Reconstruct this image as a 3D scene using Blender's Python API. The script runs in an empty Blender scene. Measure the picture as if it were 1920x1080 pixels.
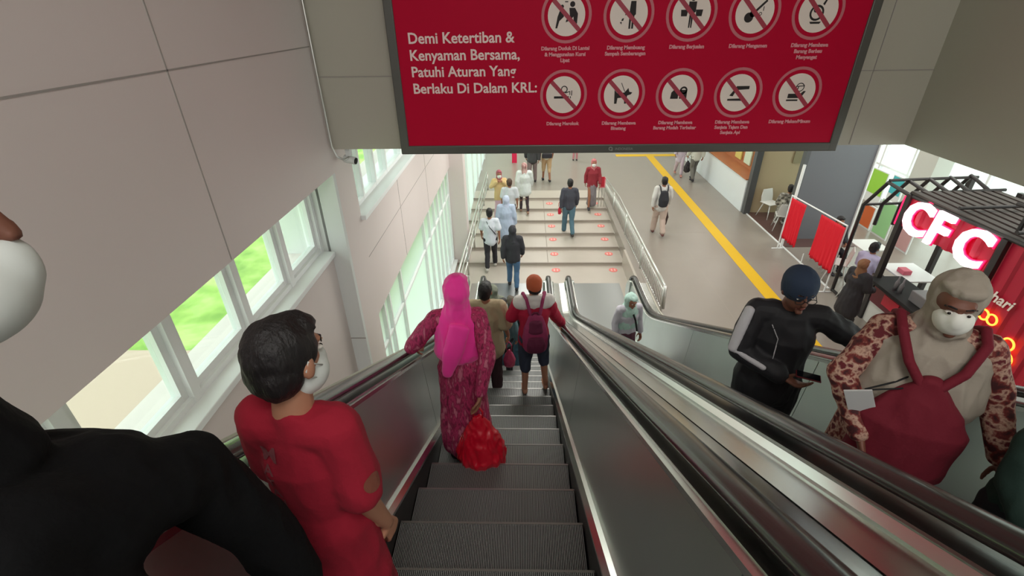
import bpy, bmesh, math, random
from mathutils import Vector, Matrix, noise, Euler
random.seed(7)
C = bpy.context.scene.collection
PI = math.pi
R = math.radians

# ------------------------------------------------------------------ camera, world, lights, exposure
sc = bpy.context.scene
sc.view_settings.view_transform = 'Standard'
sc.view_settings.look = 'None'
sc.view_settings.gamma = 1.0
sc.view_settings.exposure = 0.4
sc.view_settings.use_curve_mapping = False

def setup_camera():
    yaw, pitch, roll = R(1.7), R(30), R(0.9)
    F = Vector((-math.sin(yaw)*math.cos(pitch), math.cos(yaw)*math.cos(pitch), -math.sin(pitch)))
    Rt = Vector((math.cos(yaw), math.sin(yaw), 0))
    U = Rt.cross(F)
    R2 = Rt*math.cos(roll) - U*math.sin(roll)
    U2 = Rt*math.sin(roll) + U*math.cos(roll)
    cd = bpy.data.cameras.new('camera'); co = bpy.data.objects.new('camera', cd); C.objects.link(co)
    m = Matrix((( R2.x, U2.x, -F.x, 0), (R2.y, U2.y, -F.y, 0), (R2.z, U2.z, -F.z, 5.4), (0, 0, 0, 1)))
    co.matrix_world = m
    cd.sensor_width = 36; cd.lens = 900/1920*36; cd.clip_start = 0.03; cd.clip_end = 300
    sc.camera = co
setup_camera()

w = bpy.data.worlds.new('overcast_sky'); sc.world = w; w.use_nodes = True
w.node_tree.nodes['Background'].inputs[0].default_value = (0.93, 1.0, 0.98, 1)
w.node_tree.nodes['Background'].inputs[1].default_value = 2.6

def area(name, loc, size, sizey, power, col=(1, .97, .92), rot=(0, 0, 0)):
    l = bpy.data.lights.new(name, 'AREA'); l.shape = 'RECTANGLE'; l.size = size; l.size_y = sizey
    l.energy = power; l.color = col
    o = bpy.data.objects.new(name, l); C.objects.link(o); o.location = loc; o.rotation_euler = rot
    return o
# fill lights added to brighten the concourse (ceiling at z 4.4) and the escalator shaft
for i, y in enumerate((7.0, 10.5, 14.0, 17.5, 21.0)):
    area('concourse_fill', (0.6, y, 4.3), 2.2, 1.2, 66)
    area('concourse_fill', (4.6, y, 4.3), 2.0, 1.2, 30)
    area('concourse_fill', (8.6, y, 4.3), 2.0, 1.2, 40)
area('shaft_fill', (0.8, -1.5, 8.3), 1.6, 1.6, 70)
area('upper_hall_fill', (0.8, -3.7, 6.6), 4.5, 2.2, 45, (.95, 1, 1), (R(80), 0, 0))  # fill light added behind the viewer; the near wall has no window

# ------------------------------------------------------------------ materials
def lin(c):
    c = c/255.0
    return c/12.92 if c <= .04045 else ((c+.055)/1.055)**2.4
def rgb(r, g, b): return (lin(r), lin(g), lin(b), 1)
MATS = {}
def mat(name, col, rough=.6, metal=0, emit=None, es=0, spec=.5, bump=0, bscale=40, var=0, vscale=3, stretch=None, sheen=0):
    if name in MATS: return MATS[name]
    m = bpy.data.materials.new(name); m.use_nodes = True; nt = m.node_tree; b = nt.nodes['Principled BSDF']
    c = rgb(*col); b.inputs['Base Color'].default_value = c
    b.inputs['Roughness'].default_value = rough; b.inputs['Metallic'].default_value = metal
    b.inputs['Specular IOR Level'].default_value = spec
    if sheen: b.inputs['Sheen Weight'].default_value = sheen
    if emit:
        b.inputs['Emission Color'].default_value = rgb(*emit); b.inputs['Emission Strength'].default_value = es
    tc = None
    def coords(sc_):
        nonlocal tc
        if tc is None: tc = nt.nodes.new('ShaderNodeTexCoord')
        mp = nt.nodes.new('ShaderNodeMapping'); nt.links.new(tc.outputs['Object'], mp.inputs[0])
        s = stretch or (1, 1, 1); mp.inputs['Scale'].default_value = (s[0], s[1], s[2])
        n = nt.nodes.new('ShaderNodeTexNoise'); n.inputs['Scale'].default_value = sc_; n.inputs['Detail'].default_value = 4
        nt.links.new(mp.outputs[0], n.inputs['Vector']); return n
    if var:
        n = coords(vscale); r = nt.nodes.new('ShaderNodeMix'); r.data_type = 'RGBA'
        r.inputs[6].default_value = tuple(x*(1-var) for x in c[:3])+(1,); r.inputs[7].default_value = tuple(min(1, x*(1+var)) for x in c[:3])+(1,)
        nt.links.new(n.outputs[0], r.inputs[0]); nt.links.new(r.outputs[2], b.inputs['Base Color'])
    if bump:
        n = coords(bscale); bp = nt.nodes.new('ShaderNodeBump'); bp.inputs['Strength'].default_value = bump; bp.inputs['Distance'].default_value = .01
        nt.links.new(n.outputs[0], bp.inputs['Height']); nt.links.new(bp.outputs[0], b.inputs['Normal'])
    MATS[name] = m; return m
def pattern_mat(name, cols, scale=12, kind='noise', rough=.8, stretch=(1, 1, 1)):
    if name in MATS: return MATS[name]
    m = bpy.data.materials.new(name); m.use_nodes = True; nt = m.node_tree; b = nt.nodes['Principled BSDF']
    b.inputs['Roughness'].default_value = rough
    tc = nt.nodes.new('ShaderNodeTexCoord'); mp = nt.nodes.new('ShaderNodeMapping'); mp.inputs['Scale'].default_value = stretch
    nt.links.new(tc.outputs['Object'], mp.inputs[0])
    if kind == 'noise':
        n = nt.nodes.new('ShaderNodeTexNoise'); n.inputs['Detail'].default_value = 3; n.inputs['Scale'].default_value = scale; out = n.outputs[0]; lo, hi = .36, .64
    else:
        n = nt.nodes.new('ShaderNodeTexVoronoi'); n.inputs['Scale'].default_value = scale; out = n.outputs[0]; lo, hi = .1, .8
    nt.links.new(mp.outputs[0], n.inputs['Vector'])
    r = nt.nodes.new('ShaderNodeValToRGB'); r.color_ramp.interpolation = 'CONSTANT' if kind == 'flat' else 'LINEAR'
    el = r.color_ramp.elements
    while len(el) < len(cols): el.new(.5)
    for i, c in enumerate(cols):
        el[i].position = lo+(hi-lo)*i/(len(cols)-1); el[i].color = rgb(*c)
    nt.links.new(out, r.inputs[0]); nt.links.new(r.outputs[0], b.inputs['Base Color'])
    MATS[name] = m; return m
def glass_mat(name, tint, mix=.12, frost=0, frostcol=(220, 245, 235)):
    m = bpy.data.materials.new(name); m.use_nodes = True; nt = m.node_tree; nt.nodes.remove(nt.nodes['Principled BSDF'])
    o = nt.nodes['Material Output']; t = nt.nodes.new('ShaderNodeBsdfTransparent'); t.inputs[0].default_value = rgb(*tint)
    g = nt.nodes.new('ShaderNodeBsdfGlossy'); g.inputs['Roughness'].default_value = .03
    mx = nt.nodes.new('ShaderNodeMixShader'); mx.inputs[0].default_value = mix
    nt.links.new(t.outputs[0], mx.inputs[1]); nt.links.new(g.outputs[0], mx.inputs[2]); last = mx
    if frost:
        tl = nt.nodes.new('ShaderNodeBsdfTranslucent'); tl.inputs[0].default_value = rgb(*frostcol)
        m2 = nt.nodes.new('ShaderNodeMixShader'); m2.inputs[0].default_value = frost
        nt.links.new(mx.outputs[0], m2.inputs[1]); nt.links.new(tl.outputs[0], m2.inputs[2]); last = m2
    nt.links.new(last.outputs[0], o.inputs[0]); MATS[name] = m; return m

M_wall = mat('painted_panel', (216, 205, 202), .55, var=.03, vscale=1.5)
M_pil = mat('pilaster_panel', (214, 216, 214), .5)
M_bulk = mat('bulkhead_panel', (176, 172, 158), .6, var=.03, vscale=1)
M_joint = mat('panel_joint', (158, 152, 147), .7)
M_floor = mat('concourse_stone', (146, 138, 130), .3, var=.05, vscale=2.0)
M_step = mat('stair_stone', (182, 173, 163), .4, var=.05, vscale=3)
M_nose = mat('stair_nosing', (140, 130, 120), .6)
M_yellow = mat('tactile_yellow', (226, 182, 20), .5, bump=.4, bscale=60)
M_frame = mat('window_frame_white', (236, 238, 238), .4)
M_steel = mat('brushed_steel', (150, 152, 150), .3, 1, stretch=(12, .4, .4), bump=.05, bscale=25)
M_panel = mat('balustrade_steel', (206, 214, 210), .30, .86, bump=.03, bscale=3, var=.08, vscale=2)
M_bright = mat('polished_trim', (225, 225, 222), .22, 1)
M_deck = mat('deck_steel', (196, 196, 194), .2, 1, bump=.03, bscale=6, stretch=(3, .5, .5), var=.06, vscale=4)
M_rubber = mat('handrail_rubber', (44, 40, 40), .22, spec=.7)
M_tread = mat('tread_aluminium', (160, 162, 160), .5, .45)
M_treadlow = mat('tread_groove', (34, 33, 33), .7)
M_dark = mat('dark_void', (24, 23, 24), .8)
M_rail = mat('satin_railing', (205, 205, 200), .3, .85)
M_glassA = glass_mat('clear_glass', (238, 244, 240), .08)
M_glassC = glass_mat('frosted_glass', (196, 216, 212), .08, .9, (214, 218, 218))
M_signred = mat('sign_red', (186, 0, 48), .6, spec=.15)
M_signframe = mat('sign_frame', (92, 92, 88), .4, .4)
M_white = mat('sign_white', (236, 222, 214), .6)
M_pink = mat('sign_ring_pink', (196, 110, 120), .6)
M_black = mat('pictogram_black', (34, 26, 26), .7)
M_grass = pattern_mat('grass', [(120, 160, 70), (150, 185, 90), (176, 200, 120)], 1.2)
M_leaf = pattern_mat('foliage', [(90, 160, 50), (150, 215, 80), (190, 235, 120)], 3)
M_path = mat('paving_pink', (186, 164, 150), .8)
M_skinA = mat('skin_brown', (150, 100, 76), .55)
M_skinB = mat('skin_tan', (176, 124, 98), .55)
M_skinD = mat('skin_deep', (118, 74, 58), .55)
M_hair = mat('black_hair', (22, 17, 18), .55, bump=.6, bscale=120, stretch=(1, 1, .25))
M_hairbr = mat('brown_hair', (70, 48, 36), .55, bump=.6, bscale=120, stretch=(1, 1, .25))
M_eye = mat('eye_white', (225, 220, 212), .3)
M_iris = mat('iris_dark', (30, 20, 16), .2)
M_lip = mat('lips', (150, 84, 76), .5)
M_mask = mat('mask_white', (214, 218, 214), .8)

# ------------------------------------------------------------------ helpers
def box(bm, c, s, rot=None):
    r = bmesh.ops.create_cube(bm, size=1); m = Matrix.Translation(Vector(c))
    if rot: m = m @ Euler(rot).to_matrix().to_4x4()
    m = m @ Matrix.Diagonal((s[0], s[1], s[2], 1))
    bmesh.ops.transform(bm, matrix=m, verts=r['verts']); return r['verts']
def boxr(bm, x0, x1, y0, y1, z0, z1): return box(bm, ((x0+x1)/2, (y0+y1)/2, (z0+z1)/2), (abs(x1-x0), abs(y1-y0), abs(z1-z0)))
def prism(bm, pts, axis, a, b):
    """pts: 2-D outline; axis the extrusion axis"""
    def P(u, v, t): return (t, u, v) if axis == 'x' else ((u, t, v) if axis == 'y' else (u, v, t))
    A = [bm.verts.new(P(u, v, a)) for u, v in pts]; B = [bm.verts.new(P(u, v, b)) for u, v in pts]
    n = len(pts)
    try: bm.faces.new(A); bm.faces.new(B[::-1])
    except Exception: pass
    for i in range(n): bm.faces.new((A[i], B[i], B[(i+1) % n], A[(i+1) % n]))
def tube(bm, pts, r, n=10, closed=False):
    pts = [Vector(p) for p in pts]; rings = []
    rr = r if isinstance(r, (list, tuple)) else [r]*len(pts)
    L = len(pts); up = None
    for i, p in enumerate(pts):
        if closed: d = pts[(i+1) % L]-pts[i-1]
        else: d = pts[min(i+1, L-1)]-pts[max(i-1, 0)]
        d.normalize()
        if up is None: up = Vector((0, 0, 1)) if abs(d.z) < .9 else Vector((1, 0, 0))
        x = d.cross(up).normalized(); y = x.cross(d).normalized(); up = y
        rings.append([bm.verts.new(p+x*math.cos(2*PI*k/n)*rr[i]+y*math.sin(2*PI*k/n)*rr[i]) for k in range(n)])
    for i in range(L if closed else L-1):
        a = rings[i]; b = rings[(i+1) % L]
        for k in range(n): bm.faces.new((a[k], a[(k+1) % n], b[(k+1) % n], b[k]))
    if not closed: bm.faces.new(rings[0][::-1]); bm.faces.new(rings[-1])
def disc(bm, cx, cz, y, r, n=40, r2=0):
    """ring or disc in the XZ plane facing -Y"""
    o = [bm.verts.new((cx+r*math.cos(2*PI*k/n), y, cz+r*math.sin(2*PI*k/n))) for k in range(n)]
    if r2:
        i = [bm.verts.new((cx+r2*math.cos(2*PI*k/n), y, cz+r2*math.sin(2*PI*k/n))) for k in range(n)]
        for k in range(n): bm.faces.new((o[k], o[(k+1) % n], i[(k+1) % n], i[k]))
    else: bm.faces.new(o)
def obj(name, bm, m, parent=None, smooth=False, bevel=0):
    bmesh.ops.recalc_face_normals(bm, faces=bm.faces)
    me = bpy.data.meshes.new(name); bm.to_mesh(me); bm.free()
    return objm(name, me, m, parent, smooth, bevel)
def objm(name, me, m, parent=None, smooth=False, bevel=0):
    o = bpy.data.objects.new(name, me); C.objects.link(o)
    if m: me.materials.append(m)
    if smooth:
        for p in me.polygons: p.use_smooth = True
    if bevel:
        md = o.modifiers.new('bevel', 'BEVEL'); md.width = bevel; md.segments = 2; md.limit_method = 'ANGLE'
    if parent: o.parent = parent
    return o
def tag(o, label, cat, group=None, kind=None):
    if label: o['label'] = label
    if cat: o['category'] = cat
    if group: o['group'] = group
    if kind: o['kind'] = kind
    return o
def empty(name, loc, rz=0):
    o = bpy.data.objects.new(name, None); o.empty_display_size = .1; C.objects.link(o); o.location = loc; o.rotation_euler = (0, 0, rz); return o
def struct(name, bm, m, label=None, **k):
    o = obj(name, bm, m, **k); o['kind'] = 'structure'
    if label: o['label'] = label
    return o
NB = bmesh.new
def copytree(o, parent=None):
    c = o.copy(); C.objects.link(c); c.parent = parent
    for ch in list(o.children): copytree(ch, c)
    return c
FONT = None
def text_mesh(s, size, thick=0, offset=0, align='LEFT', shear=0, spacing=1):
    cu = bpy.data.curves.new('t', 'FONT'); cu.body = s; cu.size = size; cu.extrude = thick; cu.offset = offset; cu.align_x = align; cu.shear = shear; cu.space_character = spacing
    cu.resolution_u = 3
    o = bpy.data.objects.new('t', cu); C.objects.link(o)
    dg = bpy.context.evaluated_depsgraph_get(); me = bpy.data.meshes.new_from_object(o.evaluated_get(dg))
    bpy.data.objects.remove(o); bpy.data.curves.remove(cu); me.materials.clear()
    return me
# ------------------------------------------------------------------ room shell
XW = -1.8
def seg_wall():
    # left wall: thick wall with three openings (upper band in two bays, lower glazing)
    bm = NB()
    T = -2.45
    # behind the camera and above the recess
    boxr(bm, T, XW, -4, .2, -.9, 8.5)
    boxr(bm, T, XW, .2, 4.46, 4.09, 8.5)
    boxr(bm, T, -1.97, .2, 4.46, -.9, 3.27)
    # pilaster strip
    boxr(bm, T, XW, 4.46, 4.95, -.9, 8.5)
    # bay beyond: openings B (z 3.47..) and C (z -.3..2.15)
    boxr(bm, T, XW, 4.95, 11.4, 2.17, 3.45)
    boxr(bm, T, XW, 4.95, 11.4, -.9, -.33)
    boxr(bm, T, XW, 4.95, 11.4, 4.4, 4.8)
    boxr(bm, T, XW, 10.6, 11.4, 3.45, 4.4)
    boxr(bm, T, -1.47, 11.4, 11.85, -.9, 4.4)
    struct('wall_left', bm, M_wall, 'pale grey panelled wall with slanting-looking window bands')
    bm = NB(); boxr(bm, -2.44, -2.0, 4.40, 4.459, 3.27, 4.09); boxr(bm, -1.975, -1.8, 4.40, 4.459, -.45, 4.09)
    struct('trim_1', bm, M_pil, 'bluish white pilaster face at the end of the window recess')
    bm = NB()   # panel joints
    for (y, z0, z1) in ((2.6, 4.1, 8.4), (.5, 4.1, 8.4)): boxr(bm, XW-.01, XW+.003, y, y+.008, z0, z1)
    boxr(bm, XW-.01, XW+.003, -2, 4.45, 5.16, 5.168)
    boxr(bm, XW-.01, XW+.003, 4.96, 11.3, 2.95, 2.956)
    for y in (6.6, 8.6): boxr(bm, XW-.01, XW+.003, y, y+.006, 2.18, 3.44)
    boxr(bm, -1.98, -1.799, 4.395, 4.401, 2.2, 2.21)
    struct('trim_2', bm, M_joint, 'thin joints between the wall panels')
seg_wall()
def ledge(n, x0, x1, y0, y1, z):
    bm = NB(); boxr(bm, x0, x1, y0, y1, z-.05, z); struct(n, bm, M_frame, 'white window ledge', bevel=.006)
ledge('trim_3', -2.2, -1.93, .22, 4.39, 3.30)
ledge('trim_4', -2.2, -1.74, 4.93, 10.6, 3.47)
ledge('trim_5', -1.95, -1.76, 4.97, 11.38, -.29)
def window(n, x, y0, y1, z0, z1, ys, zs, g, fw=.05, label=None):
    bm = NB(); d = .05
    boxr(bm, x-d, x+d, y0, y1, z0, z0+fw); boxr(bm, x-d, x+d, y0, y1, z1-fw, z1)
    for y in [y0+fw/2]+list(ys)+[y1-fw/2]: boxr(bm, x-d-.004, x+d+.004, y-fw/2, y+fw/2, z0+.002, z1-.002)
    for z in zs: boxr(bm, x-d+.004, x+d-.004, y0+.01, y1-.01, z-fw*.45, z+fw*.45)
    f = obj('window_frame', bm, M_frame, bevel=.005)
    bm = NB(); boxr(bm, x-.006, x+.006, y0+.01, y1-.01, z0+.01, z1-.01)
    p = obj('window_pane', bm, g)
    r = empty(n, (0, 0, 0)); r['kind'] = 'structure'
    if label: r['label'] = label
    f.parent = r; p.parent = r
# upper band near, with doubled frames around each sash
def windowA():
    r = empty('window_1', (0, 0, 0)); r['kind'] = 'structure'; r['label'] = 'row of white framed windows above the left balustrade'
    ys = [.22, .78, 1.50, 2.24, 2.96, 3.68, 4.39]
    bm = NB(); boxr(bm, -2.2, -2.06, .21, 4.39, 3.30, 3.345); boxr(bm, -2.2, -2.06, .21, 4.39, 4.3, 4.36)
    for y in ys: boxr(bm, -2.19, -2.052, y-.0355, y+.0355, 3.295, 4.35)
    obj('window_frame', bm, M_frame, r)
    for a, b in zip(ys[:-1], ys[1:]):
        bm = NB(); f = .05
        boxr(bm, -2.15, -2.09, a+.03, b-.03, 3.33, 3.345+f); boxr(bm, -2.15, -2.09, a+.035, b-.035, 4.24, 4.3)
        boxr(bm, -2.152, -2.087, a+.034, a+.035+f, 3.34, 4.302); boxr(bm, -2.152, -2.087, b-.035-f, b-.034, 3.34, 4.302)
        obj('window_sash', bm, M_frame, r)
        bm = NB(); boxr(bm, -2.125, -2.119, a+.06, b-.06, 3.37, 4.26); obj('window_pane', bm, M_glassA, r)
windowA()
window('window_2', -1.95, 4.96, 10.59, 3.47, 4.39, [5.45, 6.0, 6.55, 7.4, 7.95, 8.8, 9.6], [], M_glassA, .055, 'upper white window row half hidden behind the red sign')
window('window_3', -1.9, 4.96, 11.39, -.29, 2.16, [5.35, 5.62, 6.3, 8.2, 8.75, 9.3, 9.8, 10.3, 10.8], [1.5], M_glassC, .05, 'tall pale green glazing beside the lower landing')
window('window_4', -1.7, 11.86, 24.0, -.45, 4.39, [12.6, 13.8, 15.4, 17.0, 18.6, 20.2, 21.8], [2.4], M_glassC, .06, 'floor to ceiling glazing along the far left side')
# transverse bulkhead and right bulkhead of the shaft
bm = NB(); boxr(bm, XW, 11.6, 4.5, 4.75, 4.3, 8.5); struct('wall_front', bm, M_bulk, 'grey bulkhead above the lower hall, behind the red sign')
bm = NB(); boxr(bm, 3.45, 3.7, -4, 4.5, 4.3, 8.5); struct('wall_right', bm, M_bulk, 'grey bulkhead on the right of the escalator shaft')
bm = NB()
for x in (-.9, 1.0, 2.95): boxr(bm, x, x+.006, 4.495, 4.501, 4.31, 8.4)
boxr(bm, XW, 3.45, 4.495, 4.501, 4.92, 4.926)
struct('trim_6', bm, M_joint, 'thin joints in the bulkhead panels')
bm = NB(); boxr(bm, -2.4, 11.7, 4.76, 26, 4.4, 4.6); struct('ceiling', bm, mat('ceiling_white', (225, 225, 220), .8))
bm = NB(); boxr(bm, -2.4, 3.7, -4.2, 4.8, 8.5, 8.7); struct('ceiling.001', bm, MATS['ceiling_white'])
bm = NB(); boxr(bm, 3.7, 11.7, -4.2, 4.5, 4.4, 4.6); struct('ceiling.002', bm, MATS['ceiling_white'])
bm = NB(); boxr(bm, -2.4, 11.7, 25.8, 26, -.9, 4.4); struct('wall_back', bm, M_pil)
bm = NB(); boxr(bm, -2.4, 11.7, -4.2, -4, -.9, 8.5); struct('wall_near', bm, M_wall)
# concourse floor: right part, far part
bm = NB(); boxr(bm, 2.62, 11.6, -4, 16.1, -.5, 0); boxr(bm, XW-.1, 11.6, 16.1, 25.8, -.5, 0)
struct('floor', bm, M_floor, 'glossy beige stone concourse floor')
bm = NB(); boxr(bm, XW-.1, 2.62, -1, 11.3, -.9, -.451); struct('floor.001', bm, M_step, 'lower landing floor at the foot of the escalators')
# shallow steps from the landing up to the concourse
NR = 6; Y0 = 11.3
for i in range(NR):
    y = Y0+.8*i; z = -.45+.075*(i+1)
    bm = NB(); boxr(bm, XW, 2.62, y, (y+.8) if i < NR-1 else 16.1, -.6, z-.0005*(i == NR-1))
    o = struct('stairs' if i == 0 else 'stairs.%03d' % i, bm, M_step, 'wide shallow beige stone step')
    bm = NB(); boxr(bm, XW+.02, 2.6, y-.004, y+.05, z-.02, z+.003)
    n = obj('stair_nosing', bm, M_nose); n.parent = o
bm = NB(); boxr(bm, .28, .292, 11.36, 14.2, -.45, -.20); 
bm.free()
# thin centre joint of the steps
for i in range(5):
    y = Y0+.8*i; z = -.45+.075*(i+1); bm = NB(); boxr(bm, .62, .637, y+.05, y+.8, z-.01, z+.002)
    n = obj('stair_joint', bm, M_nose); n['kind'] = 'structure'
# floor joints of the concourse tiling
bm = NB()
for k in range(0, 12): boxr(bm, 2.7, 11.5, -2+1.6*k, -2+1.6*k+.006, -.004, .0006)
for x in (4.2, 6.2, 8.2, 10.2): boxr(bm, x, x+.006, -3.9, 25.7, -.004, .0006)
struct('trim_7', bm, mat('floor_joint', (160, 150, 140), .5), 'fine joints in the concourse floor')
def tactile(n, x0, x1, y0, y1):
    bm = NB(); boxr(bm, x0, x1, y0, y1, 0.0007, .006)
    o = obj(n, bm, M_yellow); return o
r = empty('tactile_strip', (5.3, 9, 0)); tag(r, 'yellow tactile guide strip running across the concourse floor', 'floor marking')
for a in ((5.15, 5.45, -3.5, 20.45), (3.9, 6.7, 20.45, 20.8)):
    o = tactile('strip', *a); o.parent = r; o.matrix_parent_inverse = Matrix.Translation((-5.3, -9, 0))
# right hand window wall
window('window_5', 11.4, 4.8, 25, 0, 4.35, [5.5+1.25*k for k in range(15)], [1.0, 2.1, 3.2], M_glassA, .07, 'bright gridded window wall behind the food kiosk')
bm = NB(); boxr(bm, 10.75, 11.2, 12.7, 13.4, 0, 4.4); struct('column', bm, mat('concrete_light', (205, 205, 198), .7), 'pale square column in front of the right windows')
# outside
bm = NB(); boxr(bm, -60, -2.46, -20, 60, -1.2, -1.0)
o = obj('lawn', bm, M_grass); tag(o, 'bright green lawn outside the left windows', 'lawn', kind='structure')
bm = NB(); boxr(bm, -12.5, -6.3, 2.2, 8.3, -1.0, -.97)
o = obj('forecourt', (lambda b: (boxr(b, 11.8, 60, -20, 60, -1.2, -1.0), b)[1])(NB()), mat('forecourt_pale', (225, 228, 224), .8)); o['kind'] = 'structure'
o = obj('pavement', bm, M_path); tag(o, None, None, kind='structure')
def tree(x, y, h, r, label, seed):
    rnd = random.Random(seed)
    t = empty('tree', (x, y, -1.0)); tag(t, label, 'tree', 'trees outside the left windows')
    bm = NB(); tube(bm, [(0, 0, 0), (.05, .03, h*.35), (0, .1, h*.6)], [.16, .12, .07], 8); obj('trunk', bm, mat('bark', (110, 95, 80), .9), t)
    bm = NB()
    for k in range(420):
        a = rnd.uniform(0, 2*PI); e = rnd.uniform(-1, 1); q = rnd.uniform(.55, 1)**.5
        s = math.sqrt(1-e*e); p = Vector((math.cos(a)*s*r*q, math.sin(a)*s*r*q, h*.68+e*r*.8*q))
        s_ = rnd.uniform(.18, .34)
        n = Vector((rnd.gauss(0, 1), rnd.gauss(0, 1), rnd.gauss(0, 1))).normalized(); u = n.orthogonal().normalized(); v = n.cross(u)
        bm.faces.new([bm.verts.new(p+u*s_*.5), bm.verts.new(p+v*s_*.35+n*.03), bm.verts.new(p-u*s_*.5), bm.verts.new(p-v*s_*.35+n*.03)])
    obj('foliage', bm, M_leaf, t)
for i, (x, y, h, r, l) in enumerate([(-6.9, 1.2, 4.4, 1.6, 'round lime green tree outside the near window row, nearest'), (-10.6, 6.4, 5.0, 2.1, 'larger lime green tree behind the near window row'), (-6.4, 11.5, 4.4, 1.4, 'small light tree outside the third window'), (-8, 14.5, 6.5, 2.3, 'tall pale tree outside the upper window row')]):
    tree(x, y, h, r, l, i)
# ------------------------------------------------------------------ escalators
TS = math.tan(PI/6)
def zl(Y): 
    q = (7.5-Y)/.2
    return -.45+TS*.2*(q if q > 30 else math.log1p(math.exp(q)))
def nos(k): return 1.28+.39*k
def tread_z(Y):
    if Y > 7.6: return -.45
    return zl(nos(math.ceil((Y-1.28)/.39)))
YS = [-1.3+.25*i for i in range(int((6.6+1.3)/.25)+1)]+[6.7+.1*i for i in range(17)]+[8.5, 8.85]
def sweep(bm, prof, ys=YS, x0=0, sg=1):
    rings = [[bm.verts.new((x0+sg*x, y, zl(y)+h)) for x, h in prof] for y in ys]
    n = len(prof)
    for a, b in zip(rings[:-1], rings[1:]):
        for k in range(n): bm.faces.new((a[k], a[(k+1) % n], b[(k+1) % n], b[k]))
    bm.faces.new(rings[0]); bm.faces.new(rings[-1][::-1])
def newel(bm, x0, x1, r, zc=.0, n=20, r2=0):
    pts = [(8.85+r*math.sin(a), -.45+.55+r*math.cos(a)) for a in [PI*i/n for i in range(n+1)]]
    prism(bm, pts, 'x', x0, x1)
def balustrade(root, xs, sg, deckw, outer=False):
    bm = NB(); sweep(bm, [(0, -.25), (.02, -.25), (.02, .12), (0, .12)], x0=xs, sg=sg); obj('skirt', bm, mat('skirt_dark', (60, 58, 56), .35, .8), root)
    bm = NB(); sweep(bm, [(-.004, .115), (.05, .15), (.055, .17), (.02, .165), (-.004, .135)], x0=xs, sg=sg); obj('skirt_trim', bm, M_bright, root, smooth=False)
    # inner panels, split by fine vertical joints
    cuts = [-1.3, .55, 2.95, 5.3, 7.5, 8.85]
    for a, b in zip(cuts[:-1], cuts[1:]):
        ys = [a+.004]+[y for y in YS if a+.01 < y < b-.01]+[b-.004]
        bm = NB(); sweep(bm, [(.045, .165), (.105, .87), (.13, .87), (.07, .165)], ys, xs, sg)
        obj('balustrade_panel', bm, M_panel, root)
    bm = NB(); sweep(bm, [(.10, .868), (.098, .895), (.125, .9), (.125, .868)], x0=xs, sg=sg); obj('panel_trim', bm, M_bright, root)
    bm = NB(); sweep(bm, [(.12, .80), (.12, .905), (.25, .905), (.25, .80)], x0=xs, sg=sg); obj('handrail_guide', bm, M_steel, root)
    bm = NB(); a, b = sorted((xs+sg*.07, xs+sg*.24)); newel(bm, a, b, .33); obj('newel', bm, M_panel, root, bevel=.004)
    # handrail: rounded rubber section swept along the slope and around the newel
    path = [(y, zl(y)+.955) for y in YS]+[(8.85+.405*math.sin(t), .10+.405*math.cos(t)) for t in [PI*i/14 for i in range(1, 15)]]
    bm = NB(); rings = []
    sec = [(.048*math.cos(t)*(1 if True else 1), .026*math.sin(t)) for t in [2*PI*i/14 for i in range(14)]]
    for i, (y, z) in enumerate(path):
        y0, z0 = path[max(i-1, 0)]; y1, z1 = path[min(i+1, len(path)-1)]
        d = Vector((y1-y0, z1-z0)).normalized(); nrm = Vector((-d.y, d.x))
        rings.append([bm.verts.new((xs+sg*.18+u, y+nrm.x*v, z+nrm.y*v)) for u, v in sec])
    for p, q in zip(rings[:-1], rings[1:]):
        for k in range(14): bm.faces.new((p[k], p[(k+1) % 14], q[(k+1) % 14], q[k]))
    bm.faces.new(rings[0]); bm.faces.new(rings[-1][::-1])
    obj('handrail', bm, M_rubber, root, smooth=True)
    # outer deck: raised shoulder, slot and bright flat
    bm = NB(); sweep(bm, [(.25, .80), (.25, .895), (.265, .90), (.285, .875), (.285, .80)], x0=xs, sg=sg); obj('deck_shoulder', bm, M_bright, root)
    bm = NB(); sweep(bm, [(.285, .82), (.285, .862), (deckw-.003, .85), (deckw-.003, .82)], x0=xs, sg=sg); obj('outer_deck', bm, M_deck, root)
    if outer:
        bm = NB(); sweep(bm, [(deckw-.02, -.5), (deckw-.02, .86), (deckw+.005, .86), (deckw+.005, -.5)], x0=xs, sg=sg); obj('outer_cladding', bm, M_bulk, root)
STEP_ME = None
def step_mesh():
    W = .51; n = 113; pw = 2*W/n; bm = NB(); pts = [(-W, -.06)]
    for i in range(n):
        x = -W+i*pw
        pts += [(x, 0), (x+pw*.45, 0), (x+pw*.45, -.010), (x+pw, -.010)]
    pts += [(W, -.06)]
    A = [bm.verts.new((u, -.388, v)) for u, v in pts]; B = [bm.verts.new((u, -.006, v)) for u, v in pts]; N_ = len(pts)
    for i in range(N_): f = bm.faces.new((A[i], B[i], B[(i+1) % N_], A[(i+1) % N_])); f.material_index = 1 if (i-3) % 4 == 0 and 2 < i < N_-2 else 0
    bm.faces.new(A); bm.faces.new(B[::-1])
    # riser apron facing away
    boxr(bm, -W, W, -.05, -.012, -.27, -.055)
    bmesh.ops.recalc_face_normals(bm, faces=bm.faces)
    me = bpy.data.meshes.new('step'); bm.to_mesh(me); bm.free(); me.materials.append(M_tread); me.materials.append(M_treadlow)
    bm = NB(); boxr(bm, -W, W, -.008, .004, -.02, .0015); bmesh.ops.recalc_face_normals(bm, faces=bm.faces)
    mn = bpy.data.meshes.new('step_edge'); bm.to_mesh(mn); bm.free(); mn.materials.append(mat('step_edge', (150, 148, 145), .35, .8))
    return me, mn
STEP_ME, EDGE_ME = step_mesh()
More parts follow.
